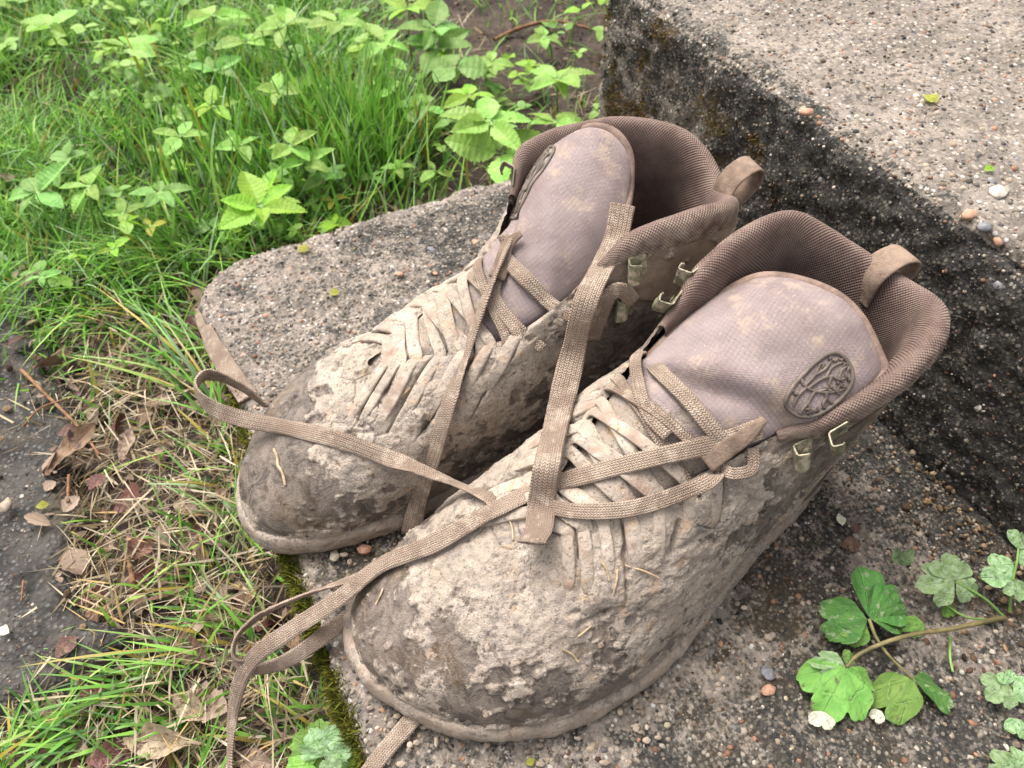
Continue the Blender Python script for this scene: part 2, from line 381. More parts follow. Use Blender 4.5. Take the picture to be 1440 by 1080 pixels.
# ------------------------------------------------------------------ concrete steps
def rounded_block(name, t0, t1, s0, s1, z0, z1, round_v, round_h, voxel, mat, seed, loc=(0, 0, 0)):
    bm = bmesh.new(); bmesh.ops.create_cube(bm, size=1)
    for v in bm.verts:
        v.co = ((t0 + t1) / 2 + v.co.x * (t1 - t0), (s0 + s1) / 2 + v.co.y * (s1 - s0), (z0 + z1) / 2 + v.co.z * (z1 - z0))
    ve = [e for e in bm.edges if abs(e.verts[0].co.z - e.verts[1].co.z) > .01]
    bmesh.ops.bevel(bm, geom=ve, offset=round_v, segments=6, profile=.5, affect='EDGES')
    he = [e for e in bm.edges if e.verts[0].co.z > z1 - 1e-5 and e.verts[1].co.z > z1 - 1e-5 and any(abs(f.normal.z) < .5 for f in e.link_faces)]
    bmesh.ops.bevel(bm, geom=he, offset=round_h, segments=4, profile=.5, affect='EDGES')
    me = bpy.data.meshes.new(name); bm.to_mesh(me); bm.free()
    o = bpy.data.objects.new(name, me); COL.objects.link(o)
    md = o.modifiers.new('r', 'REMESH'); md.mode = 'VOXEL'; md.voxel_size = voxel; md.use_smooth_shade = True
    dg = bpy.context.evaluated_depsgraph_get(); dg.update()
    m2 = bpy.data.meshes.new_from_object(o.evaluated_get(dg)); o.modifiers.clear(); o.data = m2; m2.name = name
    n = len(m2.vertices); V = np.empty(n * 3, np.float32); m2.vertices.foreach_get('co', V); V = V.reshape(-1, 3).astype(float)
    Nn = np.empty(n * 3, np.float32); m2.vertex_normals.foreach_get('vector', Nn); Nn = Nn.reshape(-1, 3).astype(float)
    up = np.clip(Nn[:, 2], 0, 1)
    rough = 1.0 + 1.2 * (1 - up)
    d = (fbm(V, .09, 3, seed) - .5) * .006 + ((fbm(V, .012, 4, seed + 5) - .5) * .0055 + (fbm(V, .004, 2, seed + 9) - .5) * .0022) * rough
    edge = sst(.15, .5, up) * sst(1.0, .75, up)
    d -= edge * sst(.45, .75, fbm(V, .03, 3, seed + 20)) * .007
    V2 = V + Nn * d[:, None]; m2.vertices.foreach_set('co', V2.astype(np.float32).ravel())
    m2.materials.clear(); m2.materials.append(mat); m2.update()
    o.rotation_euler = (0, 0, STEP_ANG)
    return o, V2, Nn
def step_attrs(o, algae, moss):
    for k, a in (('algae', algae), ('moss', moss)):
        at_ = o.data.attributes.new(k, 'FLOAT', 'POINT'); at_.data.foreach_set('value', a.astype(np.float32))
lower, LV, LN = rounded_block('concrete_step', T_FRONT, T_RISER + .1, -.42, S_END, -.13, -.0005, .045, .009, .003, M['concrete'], 11)
up = LN[:, 2]
al = .44 + .16 * sst(.42, .58, fbm(LV, .10, 3, 31)) - .20 * sst(.5, .68, fbm(LV, .14, 3, 35)) + .28 * sst(.26, .335, LV[:, 0]) - .25 * sst(.012, -.01, LV[:, 0] - T_FRONT - .012) * sst(.2, .5, up)
al -= .22 * sst(S_END - .02, S_END - .006, LV[:, 1])
al = np.where(up < .3, .5, al)
step_attrs(lower, al, sst(.55, .7, fbm(LV, .08, 3, 60)) * .5)
tag(lower, 'lower concrete step the muddy boots stand on', 'step', 'concrete steps')
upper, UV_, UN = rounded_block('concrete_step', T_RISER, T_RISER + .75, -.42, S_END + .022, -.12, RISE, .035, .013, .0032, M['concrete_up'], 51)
up = UN[:, 2]; fr = 1 - sst(.3, .8, up)
dz = fbm(UV_, .05, 4, 71)
edge_in = UV_[:, 0] - T_RISER
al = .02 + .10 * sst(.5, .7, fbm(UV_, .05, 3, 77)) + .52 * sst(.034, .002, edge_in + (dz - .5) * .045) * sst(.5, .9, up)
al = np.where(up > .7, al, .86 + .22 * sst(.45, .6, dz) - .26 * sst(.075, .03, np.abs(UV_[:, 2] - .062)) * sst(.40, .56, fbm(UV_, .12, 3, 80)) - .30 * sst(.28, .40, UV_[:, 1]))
ms = fr * sst(.015, .04, UV_[:, 2]) * (sst(.375, .43, UV_[:, 1]) * sst(.51, .57, fbm(UV_ * np.array([1, 1, .6]), .030, 3, 90)) + .8 * sst(.60, .66, fbm(UV_ * np.array([1, 1, .6]), .030, 3, 92)) * sst(.14, .26, UV_[:, 1]))
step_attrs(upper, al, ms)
tag(upper, 'upper concrete step with black stained riser behind the boots', 'step', 'concrete steps')

# --- aggregate: the larger stones as parts, the fine grains joined
def ico():
    bm = bmesh.new(); bmesh.ops.create_icosphere(bm, subdivisions=1, radius=1)
    v = np.array([x.co[:] for x in bm.verts]); f = np.array([[q.index for q in p.verts] for p in bm.faces]); bm.free(); return v, f
IV, IF = ico()
PEB = [(0.42, 0.36, 0.30), (0.52, 0.47, 0.41), (0.40, 0.22, 0.14), (0.16, 0.155, 0.16), (0.30, 0.235, 0.17), (0.38, 0.33, 0.25), (0.60, 0.57, 0.53), (0.10, 0.10, 0.105)]
PW = np.array([.21, .14, .12, .14, .16, .15, .04, .04]); PW /= PW.sum()
PEBMESH = []
for k, c in enumerate(PEB):
    mt = mat_plain('pebble_%s' % ['buff', 'cream', 'brick_red', 'slate', 'brown', 'sand', 'white', 'black'][k], c, .6, .4, 2.2, .28, .0003, 6)
    for q in range(3):
        Vv = IV * (1 + .28 * (vnoise(IV + 7 * k + 3 * q, .7, k * 5 + q)[:, None] - .5) * 2) * np.array([1, rng.uniform(.6, .95), rng.uniform(.45, .7)])
        o = mesh_np('pebble', Vv, IF, mt, link=False); PEBMESH.append(o.data); bpy.data.objects.remove(o)
def scatter_pebbles(parent, V, Nn, mask, n, rmin, rmax, seed, ngrain, grain_r=(.0006, .0016), sink=.62, alg=None):
    r = np.random.default_rng(seed); idx = np.flatnonzero(mask)
    for i in r.choice(idx, n, replace=False):
        k = r.choice(8, p=PW) * 3 + r.integers(3); R = rmin + (rmax - rmin) * r.random() ** 2.6
        o = bpy.data.objects.new('pebble', PEBMESH[k]); COL.objects.link(o); o.parent = parent
        q = Vector(Nn[i]).to_track_quat('Z', 'Y') @ Matrix.Rotation(r.uniform(0, 6.3), 3, 'Z').to_quaternion()
        o.rotation_mode = 'QUATERNION'; o.rotation_quaternion = q; o.scale = (R, R, R * r.uniform(.7, 1.1)); o.location = V[i] - Nn[i] * R * sink * r.uniform(.45, 1.0)
    ii = r.choice(idx, ngrain, replace=True)
    rad = grain_r[0] + (grain_r[1] - grain_r[0]) * r.random(ngrain) ** 2.2
    P = V[ii] + r.normal(0, .0012, (ngrain, 3)) * (1 - np.abs(Nn[ii])) - Nn[ii] * (rad * .35)[:, None]
    sc = rad[:, None] * r.uniform(.65, 1.25, (ngrain, 3)); ang = r.uniform(0, 6.3, ngrain)
    b = IV[None] * sc[:, None]; ca, sa = np.cos(ang)[:, None], np.sin(ang)[:, None]
    b = np.stack([b[..., 0] * ca - b[..., 1] * sa, b[..., 0] * sa + b[..., 1] * ca, b[..., 2]], -1)
    VV = (P[:, None] + b).reshape(-1, 3); FF = (IF[None] + (np.arange(ngrain) * len(IV))[:, None, None]).reshape(-1, 3)
    kc = np.array(PEB)[r.choice(8, ngrain, p=PW)] * r.uniform(.12, 1.0, (ngrain, 1)) ** 1.2
    if alg is not None: kc *= (1 - .62 * np.clip(alg[ii], 0, 1) * (r.random(ngrain) < .8))[:, None]; kc *= np.array([1.05, 1.0, .93])      # algae-coated grains
    o = mesh_np('fine_aggregate', VV, FF, M['grain'], parent, cols=np.repeat(kc, len(IV), 0)); tag(o, kind='stuff')
wl = lambda V: V[:, :2] @ np.array([D2, D1])
la = np.empty(len(LV), np.float32); lower.data.attributes['algae'].data.foreach_get('value', la)
ua = np.empty(len(UV_), np.float32); upper.data.attributes['algae'].data.foreach_get('value', ua)
pm = (PATHS[1] < -.17) & (PATHS[1] > -.34) & (PATHS[0] > .1) & (PATHS[0] < .55)
vis_l = (LN[:, 2] > .6) & (LV[:, 1] > -.12) & (LV[:, 0] < T_RISER - .004)
scatter_pebbles(lower, LV, LN, vis_l, 295, .0018, .0056, 5, 17000, grain_r=(.0006, .0021), alg=la * .55)
vis_u = (UN[:, 2] > .6) & (UV_[:, 1] > -.02) & (UV_[:, 0] < T_RISER + .48)
vis_r = (UN[:, 0] < -.5) & (UV_[:, 1] > -.06) & (UV_[:, 2] > 0)
scatter_pebbles(upper, UV_, UN, vis_u, 230, .0017, .0050, 6, 14000, grain_r=(.0006, .0021), alg=ua)
scatter_pebbles(upper, UV_, UN, vis_r, 65, .0014, .0036, 8, 9000, grain_r=(.0005, .0014), alg=ua * 1.1)

scatter_pebbles(PATH, PATHV, np.tile([0, 0, 1.0], (len(PATHV), 1)), pm, 14, .0014, .0030, 12, 7000, grain_r=(.0004, .0013), alg=np.full(len(PATHV), .95))

# ------------------------------------------------------------------ boots
# stations round the upper, from the heel back along the outer side, round the toe and back on the inner side (mm);
# rows are sole edge, two controls, top edge; x to the toe, y to the outer side, z up
ST = np.array([
 [(0, 0, 8), (-9, 0, 45), (-2, 0, 90), (-5, 4, 128)],
 [(14, 31, 8), (5, 39, 45), (7, 40, 90), (0, 40, 131)],
 [(45, 41, 8), (45, 49, 45), (40, 48, 90), (34, 49, 127)],
 [(85, 43, 8), (85, 50, 40), (80, 48, 82), (68, 45, 116)],
 [(118, 47, 8), (120, 53, 38), (110, 45, 78), (95, 30, 107)],
 [(150, 52, 8), (150, 57, 35), (138, 44, 72), (122, 21, 98)],
 [(180, 53, 8), (180, 57, 33), (164, 40, 66), (150, 10, 88)],
 [(208, 48, 8), (210, 53, 32), (190, 34, 62), (174, -1, 80)],
 [(236, 37, 8), (241, 43, 32), (213, 22, 60), (190, -8, 75)],
 [(262, 16, 8), (269, 20, 33), (229, 5, 59), (197, -10, 73)],
 [(277, -12, 8), (286, -13, 35), (238, -13, 59), (199, -12, 72)],
 [(283, -38, 8), (291, -39, 35), (238, -32, 59), (198, -14, 73)],
 [(274, -63, 8), (281, -67, 34), (228, -50, 60), (192, -16, 75)],
 [(250, -74, 8), (252, -80, 33), (210, -58, 62), (177, -23, 80)],
 [(215, -74, 8), (215, -80, 34), (182, -61, 67), (150, -33, 89)],
 [(180, -67, 8), (180, -73, 36), (150, -60, 74), (122, -41, 101)],
 [(140, -55, 8), (140, -61, 38), (120, -57, 82), (97, -42, 113)],
 [(100, -45, 8), (98, -52, 40), (85, -52, 88), (72, -46, 124)],
 [(55, -40, 8), (52, -47, 45), (43, -46, 90), (38, -44, 134)],
 [(16, -30, 8), (8, -38, 45), (8, -35, 90), (5, -32, 135)]], float) / 1000
ST = ST * np.array([1.026, .99, 1.045]); ST[:, 0, 2] = .008
NSEG = 34
HUGE = []            # (V, F) world-space surfaces laces can lie on
def frame_of(o_loc, ang):
    c_, s_ = math.cos(ang), math.sin(ang)
    return Matrix(((c_, -s_, 0, o_loc[0]), (s_, c_, 0, o_loc[1]), (0, 0, 1, o_loc[2]), (0, 0, 0, 1)))
class Boot:
    def __init__(b, label, loc, ang, mir, seed, cfg):
        b.mir, b.seed, b.cfg = mir, seed, cfg
        b.root = empty('hiking_boot', label, 'boot', 'muddy pair of boots', loc, ang)
        b.mw = frame_of(loc, ang); b.inv = b.mw.inverted(); b.A = np.array(b.mw)
        b.ST = ST.copy()
        for (i, r), dlt in cfg.get('adjust', {}).items(): b.ST[i, r] += np.array(dlt) / 1000
        
        b.fl = mir < 0
    def my(b, V):
        V = np.array(V, float); V[..., 1] *= b.mir; return V
    def world(b, V): return V @ b.A[:3, :3].T + b.A[:3, 3]
    def surf(b, u, v):
        """undisplaced point (mirrored) at station u, height v"""
        n = len(b.ST); i = int(math.floor(u)) % n; f = u - math.floor(u)
        p = [b.ST[(i + k) % n] for k in (-1, 0, 1, 2)]
        q = .5 * (2 * p[1] + (p[2] - p[0]) * f + (2 * p[0] - 5 * p[1] + 4 * p[2] - p[3]) * f ** 2 + (3 * p[1] - p[0] - 3 * p[2] + p[3]) * f ** 3)
        P = (1 - v) ** 3 * q[0] + 3 * v * (1 - v) ** 2 * q[1] + 3 * v * v * (1 - v) * q[2] + v ** 3 * q[3]
        return b.my(P)
    def frame(b, u, v):
        e = .02; p = b.surf(u, v); du = unit(b.surf(u + e, v) - b.surf(u - e, v)); dv = unit(b.surf(u, v + e) - b.surf(u, v - e))
        n = unit(np.cross(du, dv)); c0 = b.my(np.array([.12, -.01, .04]))
        if n @ (p - c0) < 0: n = -n
        return p, n, du, dv
    def add_surface(b, V, F): HUGE.append((b.world(V), F))

    def build_upper(b):
        K = cr(b.ST, NSEG, per=True); nu = len(K); nv = 210
        v = np.linspace(0, 1, nv)[None, :, None]
        q = [K[:, None, r] for r in range(4)]
        P = (1 - v) ** 3 * q[0] + 3 * v * (1 - v) ** 2 * q[1] + 3 * v * v * (1 - v) * q[2] + v ** 3 * q[3]
        us = np.arange(nu) / NSEG
        du = np.roll(P, -1, 0) - np.roll(P, 1, 0); dv = np.gradient(P, axis=1)
        Nn = unit(np.cross(du, dv)); 
        if (Nn[:, 100] * (P[:, 100] - np.array([.12, -.01, .04]))).sum() < 0: Nn = -Nn
        V = P.reshape(-1, 3); Nf = Nn.reshape(-1, 3)
        U = np.repeat(us, nv); vv = np.tile(v.ravel(), nu); sd = b.seed
        x, z = V[:, 0], V[:, 2]
        # folds beside the lacing: fingers of stitched leather running out from the throat
        wob = (fbm(V, .03, 3, sd + 1) - .5) * .7
        ph = (U + wob * .75 + (1 - vv) * .9 * np.where(U < 10, -1, 1)) * 1.25
        fr = np.abs((ph % 1) - .5) * 2                       # 1 at groove
        thr = sst(4.2, 5.0, U) * sst(15.8, 15.0, U)
        cell = np.floor(ph); fv = vnoise(np.column_stack([cell + .5, 0 * U, 0 * U]), 1, sd + 3); fa = _h(cell.astype(np.int64), cell.astype(np.int64), cell.astype(np.int64), sd)
        reach = .69 + .10 * (fa - .5) * 2 + .05 * (fbm(V, .02, 2, sd + 4) - .5)
        zone = thr * sst(reach, reach + .10, vv) * sst(1.0, .97, vv)
        toe_z = 1 - sst(7.5, 8.1, U) * sst(12.5, 11.9, U)
        fold = zone * toe_z * ((.0013 + .0018 * fa) * (1 - fr ** 2.5) - (.0022 + .0028 * fv) * sst(.84, .97, fr) * sst(.28, .40, fbm(V, .018, 2, sd + 6)))
        fold += -.0016 * thr * toe_z * np.exp(-((vv - reach - .012) / .010) ** 2) * sst(.42, .55, fbm(V, .025, 2, sd + 7))
        # flex creases over the ball
        cre = np.exp(-((x - .215 + .35 * (V[:, 1] + .012) ** 2 / .05 + wob * .012) / .006) ** 2) + np.exp(-((x - .196 + wob * .016) / .005) ** 2)
        fold += -.0009 * cre * sst(.45, .6, vv) * sst(.95, .85, vv)
        # mud cover
        big = fbm(V, .055, 3, sd + 5); midn = fbm(V, .017, 4, sd + 8); fin = fbm(V, .0055, 3, sd + 11)
        mud = .56 + (big - .5) * 1.2 + (midn - .5) * 1.7 + (fin - .5) * 1.3 + b.cfg['mud']
        mud += .42 * thr * sst(.50, .66, vv)                                   # caked round the lacing
        mud -= b.cfg['toe_clean'] * sst(.215, .255, x) * sst(.10, .25, vv) * sst(.80, .62, vv)
        mud += .35 * sst(.14, .05, vv)                                         # and along the sole
        ank = sst(.115, .07, x) * sst(.40, .60, vv)
        mud -= .50 * ank
        mk = sst(.36, .62, mud + (fin - .5) * .5)
        w1, w2 = worley(V + (midn[:, None] - .5) * .006, .0095, sd + 30)
        crumb = sst(.56, .68, fbm(V, .02, 3, sd + 40)) * mk
        d = (fbm(V, .05, 2, sd + 2) - .5) * .0028 + fold * (1 - ank)
        thk = .16 + .84 * thr * sst(.50, .70, vv)
        d += mk * thk * (.0010 + (midn - .40) * .0030 + (fin - .5) * .0018) + crumb * thk * (.0012 * sst(.6, .1, w1))
        d += (1 - mk) * ((midn - .5) * .0012)
        fl_ = fbm(V + np.array([.3, .1, .2]), .026, 5, sd + 70, .62)                 # flaking layers of dried mud
        for lv in (.42, .47, .52, .57, .62): d += mk * .00032 * sst(lv, lv + .010, fl_)
        c1, c2 = worley(V + (fbm(V, .01, 2, sd + 75)[:, None] - .5) * .008, .017, sd + 77)
        d -= mk * .0011 * sst(.045, .010, c2 - c1) * sst(.56, .66, fbm(V, .035, 2, sd + 79)) * thr * sst(.52, .72, vv)
        d += mk * (fbm(V, .0030, 2, sd + 81) - .5) * .0009
        d -= .0016 * sst(.10, .03, vv) * sst(.19, .24, x)
        d -= mk * .0004 * sst(.10, .02, w2 - w1) * sst(.5, .65, fbm(V, .03, 2, sd + 50))
        # padded ankle panel with a raised seam line round the hook panel
        seam_r = np.sqrt(((x - .074) / .040) ** 2 + ((z - .078) / .034) ** 2)
        d += ank * (.0014 * sst(.98, 1.06, seam_r) - .0016 * np.exp(-((seam_r - 1.0) / .025) ** 2))
        suede = np.clip(ank * sst(.97, 1.05, seam_r), 0, 1)
        d *= sst(0, .03, vv) * .7 + .3
        V = V + Nf * d[:, None]
        V = b.my(V)
        F = grid_faces(nu, nv, per=True, flip=b.fl)
        o = mesh_np('upper', V, F, M['upper'], b.root, attrs={'mud': mud, 'suede': suede, 'bare': .55 * sst(.10, .16, x) * (1 - thr * sst(.50, .66, vv)) * sst(.02, .12, vv)})
        o['label'] = 'mud-caked leather upper'
        G = V.reshape(nu, nv, 3)[::4, ::5]; b.add_surface(G.reshape(-1, 3), grid_faces(G.shape[0], G.shape[1], per=True))
        b.V = V.reshape(nu, nv, 3)
        return o
    def build_sole(b):
        K = cr(b.ST[:, 0], NSEG, per=True); nu = len(K)
        T = unit(np.roll(K, -1, 0) - np.roll(K, 1, 0)); O = np.stack([T[:, 1], -T[:, 0], 0 * T[:, 0]], 1)
        c0 = K.mean(0)
        if ((K - c0) * O).sum() < 0: O = -O
        toe = sst(.22, .27, K[:, 0])
        prof = [(-5, 11.5), (-1.2, 13.2), (2.0, 13.4), (4.2, 12.0), (5.4, 9), (5.6, 6), (5.0, 3), (3.6, 1.0), (0.5, 0), (-6, 0), (-16, 0)]
        pr = cr(np.array(prof) / 1000, 4); nv = len(pr)
        P = K[:, None] * np.array([1, 1, 0]) + O[:, None] * pr[None, :, :1] + np.array([0, 0, 1]) * (pr[None, :, 1:] * (1 + toe[:, None, None] * .28))
        V = P.reshape(-1, 3); th = np.tile(pr[:, 1] > .001, nu)
        d = ((fbm(V, .03, 3, b.seed + 60) - .5) * .0014 + (fbm(V, .006, 3, b.seed + 63) - .5) * .0020) * th
        crust = sst(.55, .7, fbm(V, .025, 3, b.seed + 66)) * th * (1 - np.repeat(toe, nv) * .7)
        d += crust * .0012
        V = V + np.repeat(O, nv, 0) * d[:, None]
        cz = len(V); V = np.vstack([V, [c0 * np.array([1, 1, 0])]])
        F = [tuple(f) for f in grid_faces(nu, nv, per=True, flip=not b.fl)]
        F += [((i + 1) % nu * nv + nv - 1, i * nv + nv - 1, cz) for i in range(nu)]
        V = b.my(V)
        mesh_np('sole', V, F, M['sole'], b.root)
        b.add_surface(V[:-1], grid_faces(nu, nv, per=True))
    def topline(b):
        us = np.linspace(16.15, 24.0, 300)              # inner throat corner, round the heel, outer throat corner
        T = np.array([b.my(b.surf(u % 20, 1.0)) for u in us])
        return us, T
    def build_collar(b):
        us, T = b.topline(); n = len(us)
        for k in range(3): T[1:-1] = (T[:-2] + T[1:-1] * 2 + T[2:]) / 4
        tg = unit(np.gradient(T * np.array([1, 1, 0]), axis=0)); O = np.stack([tg[:, 1], -tg[:, 0], 0 * tg[:, 0]], 1)
        ctr = np.array([.045, .0, 0])
        if ((T - ctr) * O * np.array([1, 1, 0])).sum() < 0: O = -O
        e = sst(0, .13, np.linspace(0, 1, n)) * sst(1, .87, np.linspace(0, 1, n))
        prof = np.array([(-1.0, -15), (2.2, -14), (4.6, -9), (5.0, -3), (3.2, 2.4), (-.4, 4.6), (-4.4, 3.0), (-7.2, -3), (-8.6, -12), (-9.0, -26), (-8.0, -45), (-6.0, -70), (-5.0, -98), (-5.0, -116)]) / 1000
        pr = cr(prof, 5); nv = len(pr); arc = np.concatenate([[0], np.cumsum(np.linalg.norm(np.diff(pr, axis=0), axis=1))])
        ta = np.concatenate([[0], np.cumsum(np.linalg.norm(np.diff(T, axis=0), axis=1))])
        sc = .35 + .65 * e
        rise = b.cfg.get('collar', lambda u: 0 * u)(us)
        out_in = np.clip(pr[:, 0] * 1000, -9, 0) / -9
        P = T[:, None] + O[:, None] * (pr[None, :, :1] * np.where(pr[None, :, :1] > -.0095, sc[:, None, None], 1)) + np.array([0, 0, 1]) * pr[None, :, 1:] * np.where(pr[None, :, 1:] > -.02, sc[:, None, None], 1)
        P[..., 2] = np.maximum(P[..., 2], .012)
        V = P.reshape(-1, 3)
        mid = (pr[:, 0] < .004)
        d = (fbm(V, .035, 2, b.seed + 80) - .5) * .006 * np.tile(sst(0, .01, arc), n) + (fbm(V, .012, 2, b.seed + 82) - .5) * .0012
        V = V + np.repeat(O, nv, 0) * d[:, None]
        # dust on the outside and on the roll
        dust = np.tile(sst(.030, .008, arc), n) * .95 + .12
        V = b.my(V); uv = np.stack([np.repeat(ta, nv), np.tile(arc, n)], 1) * 1000
        F = grid_faces(n, nv, flip=not b.fl)
        mesh_np('padded_collar', V, F, M['collar'], b.root, attrs={'dust': dust}, uv=uv)
        G = V.reshape(n, nv, 3)[::3, ::2]; b.add_surface(G.reshape(-1, 3), grid_faces(G.shape[0], G.shape[1]))
        b.top, b.out = b.my(T), b.my(O)
        # seam cord under the collar
        sp = T + O * .0018 + np.array([0, 0, -.0150]) * sc[:, None]; sp = sp[12:-12]
        Vt, Ft = tube(b.my(sp), .0009, 6); mesh_np('collar_seam', Vt, Ft, M['thread'], b.root)
        # insole closing the inside
        K = cr(b.ST[:, 0], 8, per=True); c0 = K.mean(0); R = K * .9 + c0 * .1; R[:, 2] = .0125
        V = np.vstack([R, [[c0[0], c0[1], .0125]]]); m = len(R)
        mesh_np('insole', b.my(V), [(i, (i + 1) % m, m) for i in range(m)], M['insole'], b.root)
    def build_tongue(b):
        C = np.array(b.cfg['tongue'], float) / 1000 * np.array([1.026, .99, 1.045])          # rows bottom..top, columns inner..outer
        R = cr(C, 14); R = np.swapaxes(cr(np.swapaxes(R, 0, 1), 14), 0, 1)   # (nv, nu, 3)
        nv, nu = R.shape[:2]
        for k in range(2): R[1:-1, 1:-1] = (R[1:-1, 1:-1] * 2 + R[:-2, 1:-1] + R[2:, 1:-1] + R[1:-1, :-2] + R[1:-1, 2:]) / 6
        du = np.gradient(R, axis=1); dv = np.gradient(R, axis=0); Nn = unit(np.cross(du, dv))
        if Nn[..., 2].mean() < 0: Nn = -Nn
        a = np.linspace(-1, 1, nu)[None]; c_ = np.linspace(0, 1, nv)[:, None]
        edge = np.sqrt(np.clip(1 - np.abs(a) ** 9, 0, 1)) * np.sqrt(np.clip(1 - np.clip((c_ - .5) * 2, 0, 1) ** 14, 0, 1))
        arcu = np.cumsum(np.linalg.norm(du, axis=2), 1); arcv = np.cumsum(np.linalg.norm(dv, axis=2), 0)
        Vf = R.reshape(-1, 3)
        wr = ((fbm(Vf, .03, 3, b.seed + 90) - .5) * .006).reshape(nv, nu)
        for (cx, cv, wx, wv, amp, sl) in b.cfg.get('folds', []):       # soft creases
            q = (c_ - cv - sl * (a - cx)); wr = wr + amp * np.exp(-(q / wv) ** 2 - ((a - cx) / wx) ** 2)
        th = .0036 * edge
        Tp = R + Nn * (th + wr)[..., None]; Bt = R - Nn * (th - wr)[..., None]
        b.tR, b.tN, b.tU, b.tV = Tp, Nn, arcu, arcv
        uv = np.stack([arcu, arcv], -1).reshape(-1, 2) * 1000
        V = np.vstack([Tp.reshape(-1, 3), Bt.reshape(-1, 3)]); n0 = nv * nu
        F1 = grid_faces(nv, nu, flip=not b.fl); F2 = grid_faces(nv, nu, flip=b.fl) + n0
        V = b.my(V)
        o = mesh_np('tongue', V, np.vstack([F1, F2]), M['tongue'], b.root, uv=np.vstack([uv, uv]), attrs={'mud': np.tile(sst(.40, .24, np.repeat(c_.ravel(), nu) + (fbm(Tp.reshape(-1, 3), .02, 3, b.seed + 95) - .5) * .22), 2)}); o['label'] = 'mauve fabric tongue'
        b.add_surface(V[:n0], F1)
        i0 = int(nv * .52)
        rim = np.concatenate([R[i0:, 0], R[-1, 1:-1], R[i0:, -1][::-1]])
        for k in range(2): rim[1:-1] = (rim[:-2] + 2 * rim[1:-1] + rim[2:]) / 4
        Vt, Ft = tube(b.my(rim), .0030, 8); mesh_np('binding', Vt, Ft, M['piping'], o)
        b.tongue = o
        b.emblem(o)
    def tpoint(b, a, c_):
        nv, nu = b.tR.shape[:2]; fi = np.clip(c_, 0, 1) * (nv - 1.001); fj = np.clip((a + 1) / 2, 0, 1) * (nu - 1.001)
        i, j = int(fi), int(fj); x, y = fi - i, fj - j
        g_ = lambda Q: (Q[i, j] * (1 - x) * (1 - y) + Q[i + 1, j] * x * (1 - y) + Q[i, j + 1] * (1 - x) * y + Q[i + 1, j + 1] * x * y)
        return g_(b.tR), unit(g_(b.tN))
    def emblem(b, par):
        """oval badge with a branching tree, moulded on the tongue; e, f in badge units -1..1"""
        ca, cc, wa, wc, tilt = b.cfg['emblem']
        def mp(e, f):
            e, f = e * math.cos(tilt) - f * math.sin(tilt), e * math.sin(tilt) + f * math.cos(tilt)
            p, n = b.tpoint(ca + e * wa, cc + f * wc); return p + n * .0003
        a = np.linspace(0, 2 * math.pi, 60)
        ring = np.stack([np.sign(np.cos(a)) * np.abs(np.cos(a)) ** .75, np.sign(np.sin(a)) * np.abs(np.sin(a)) ** .8], 1)
        br = [[(-.95, -.2), (-.55, -.28), (-.1, -.2), (.3, .0), (.62, .25), (.8, .52)], [(-.1, -.2), (.1, -.5), (.45, -.62), (.75, -.5)], [(.1, -.5), (.2, -.75), (.42, -.88)],
              [(-.4, -.26), (-.3, .12), (-.05, .38), (.3, .5), (.5, .75)], [(-.2, .25), (-.3, .55), (-.12, .85)], [(.3, .0), (.55, -.1), (.9, -.05)], [(.5, -.08), (.62, -.28), (.85, -.3)],
              [(-.6, -.28), (-.62, .1), (-.78, .42)], [(-.62, .1), (-.48, .4), (-.52, .7)], [(-.5, -.27), (-.45, -.6), (-.2, -.85)], [(-.45, -.55), (-.7, -.6)], [(.3, .5), (.1, .68), (.14, .9)], [(.62, .25), (.45, .42)],
              [(-.05, .38), (.12, .2), (.34, .22)], [(.05, -.14), (.22, .12)], [(.45, -.62), (.6, -.72)]]
        Vs, Fs, k = [], [], 0
        for line, rr in [(ring, .0011)] + [(cr(np.array(q), 5), .00085) for q in br]:
            P = np.array([mp(*q) for q in line]); n = len(P)
            taper = np.linspace(1.1, .75, n) if rr < .001 else 1.0
            Vt, Ft = tube(b.my(P), rr * taper, 6); Vs.append(Vt); Fs.append(Ft + k); k += len(Vt)
        lf = np.random.default_rng(3)
        for q in br:                                                        # small leaves at the twig ends
            for t in ((q[-1],) + ((q[-2],) if len(q) > 3 else ())):
                for s_ in (-1, 1):
                    e0 = (t[0] + s_ * .09 + lf.uniform(-.03, .03), t[1] + .07 * lf.uniform(-1, 1)); e1 = (t[0] + s_ * .2, t[1] + .12 * lf.uniform(-1, 1))
                    if max(abs(e1[0]), abs(e1[1])) > .9: continue
                    P = np.array([mp(*t), mp(*e0), mp(*e1)]); Vt, Ft = tube(b.my(P), [.0004, .0010, .0003], 6); Vs.append(Vt); Fs.append(Ft + k); k += len(Vt)
        o = mesh_np('emblem', np.vstack(Vs), np.vstack(Fs), M['emblem'], par); o['label'] = 'oval badge with a branching tree'
    def build_hook(b, px, py, tx, ty, size=1.0, uv_=None):
        """square lace hook on the surface seen at (px, py), its bend towards (tx, ty)"""
        if uv_ is not None:
            p, n, du, dv = b.frame(*uv_); p = b.world(p[None])[0]; n = b.A[:3, :3] @ n; q2 = p + b.A[:3, :3] @ (dv * .3 - du * .9)
        else:
            p, n = on(px, py, .0002); p2, n2 = on(px + 8, py + 8, .0002); p3, n3 = on(px - 8, py + 6, .0002); n = unit(n + n2 + n3); q2 = on(tx, ty, 0)[0]
        ax = q2 - p; ax = unit(ax - n * (n @ ax)); side = np.cross(n, ax)
        q = np.array([(-.4, -6.5), (.1, -6.0), (.2, -1), (.3, 3.2), (.9, 4.4), (6.2, 6.4), (7.2, 6.2), (7.9, 4.2), (8.3, 2.2), (7.6, .8)]) * .001 * size
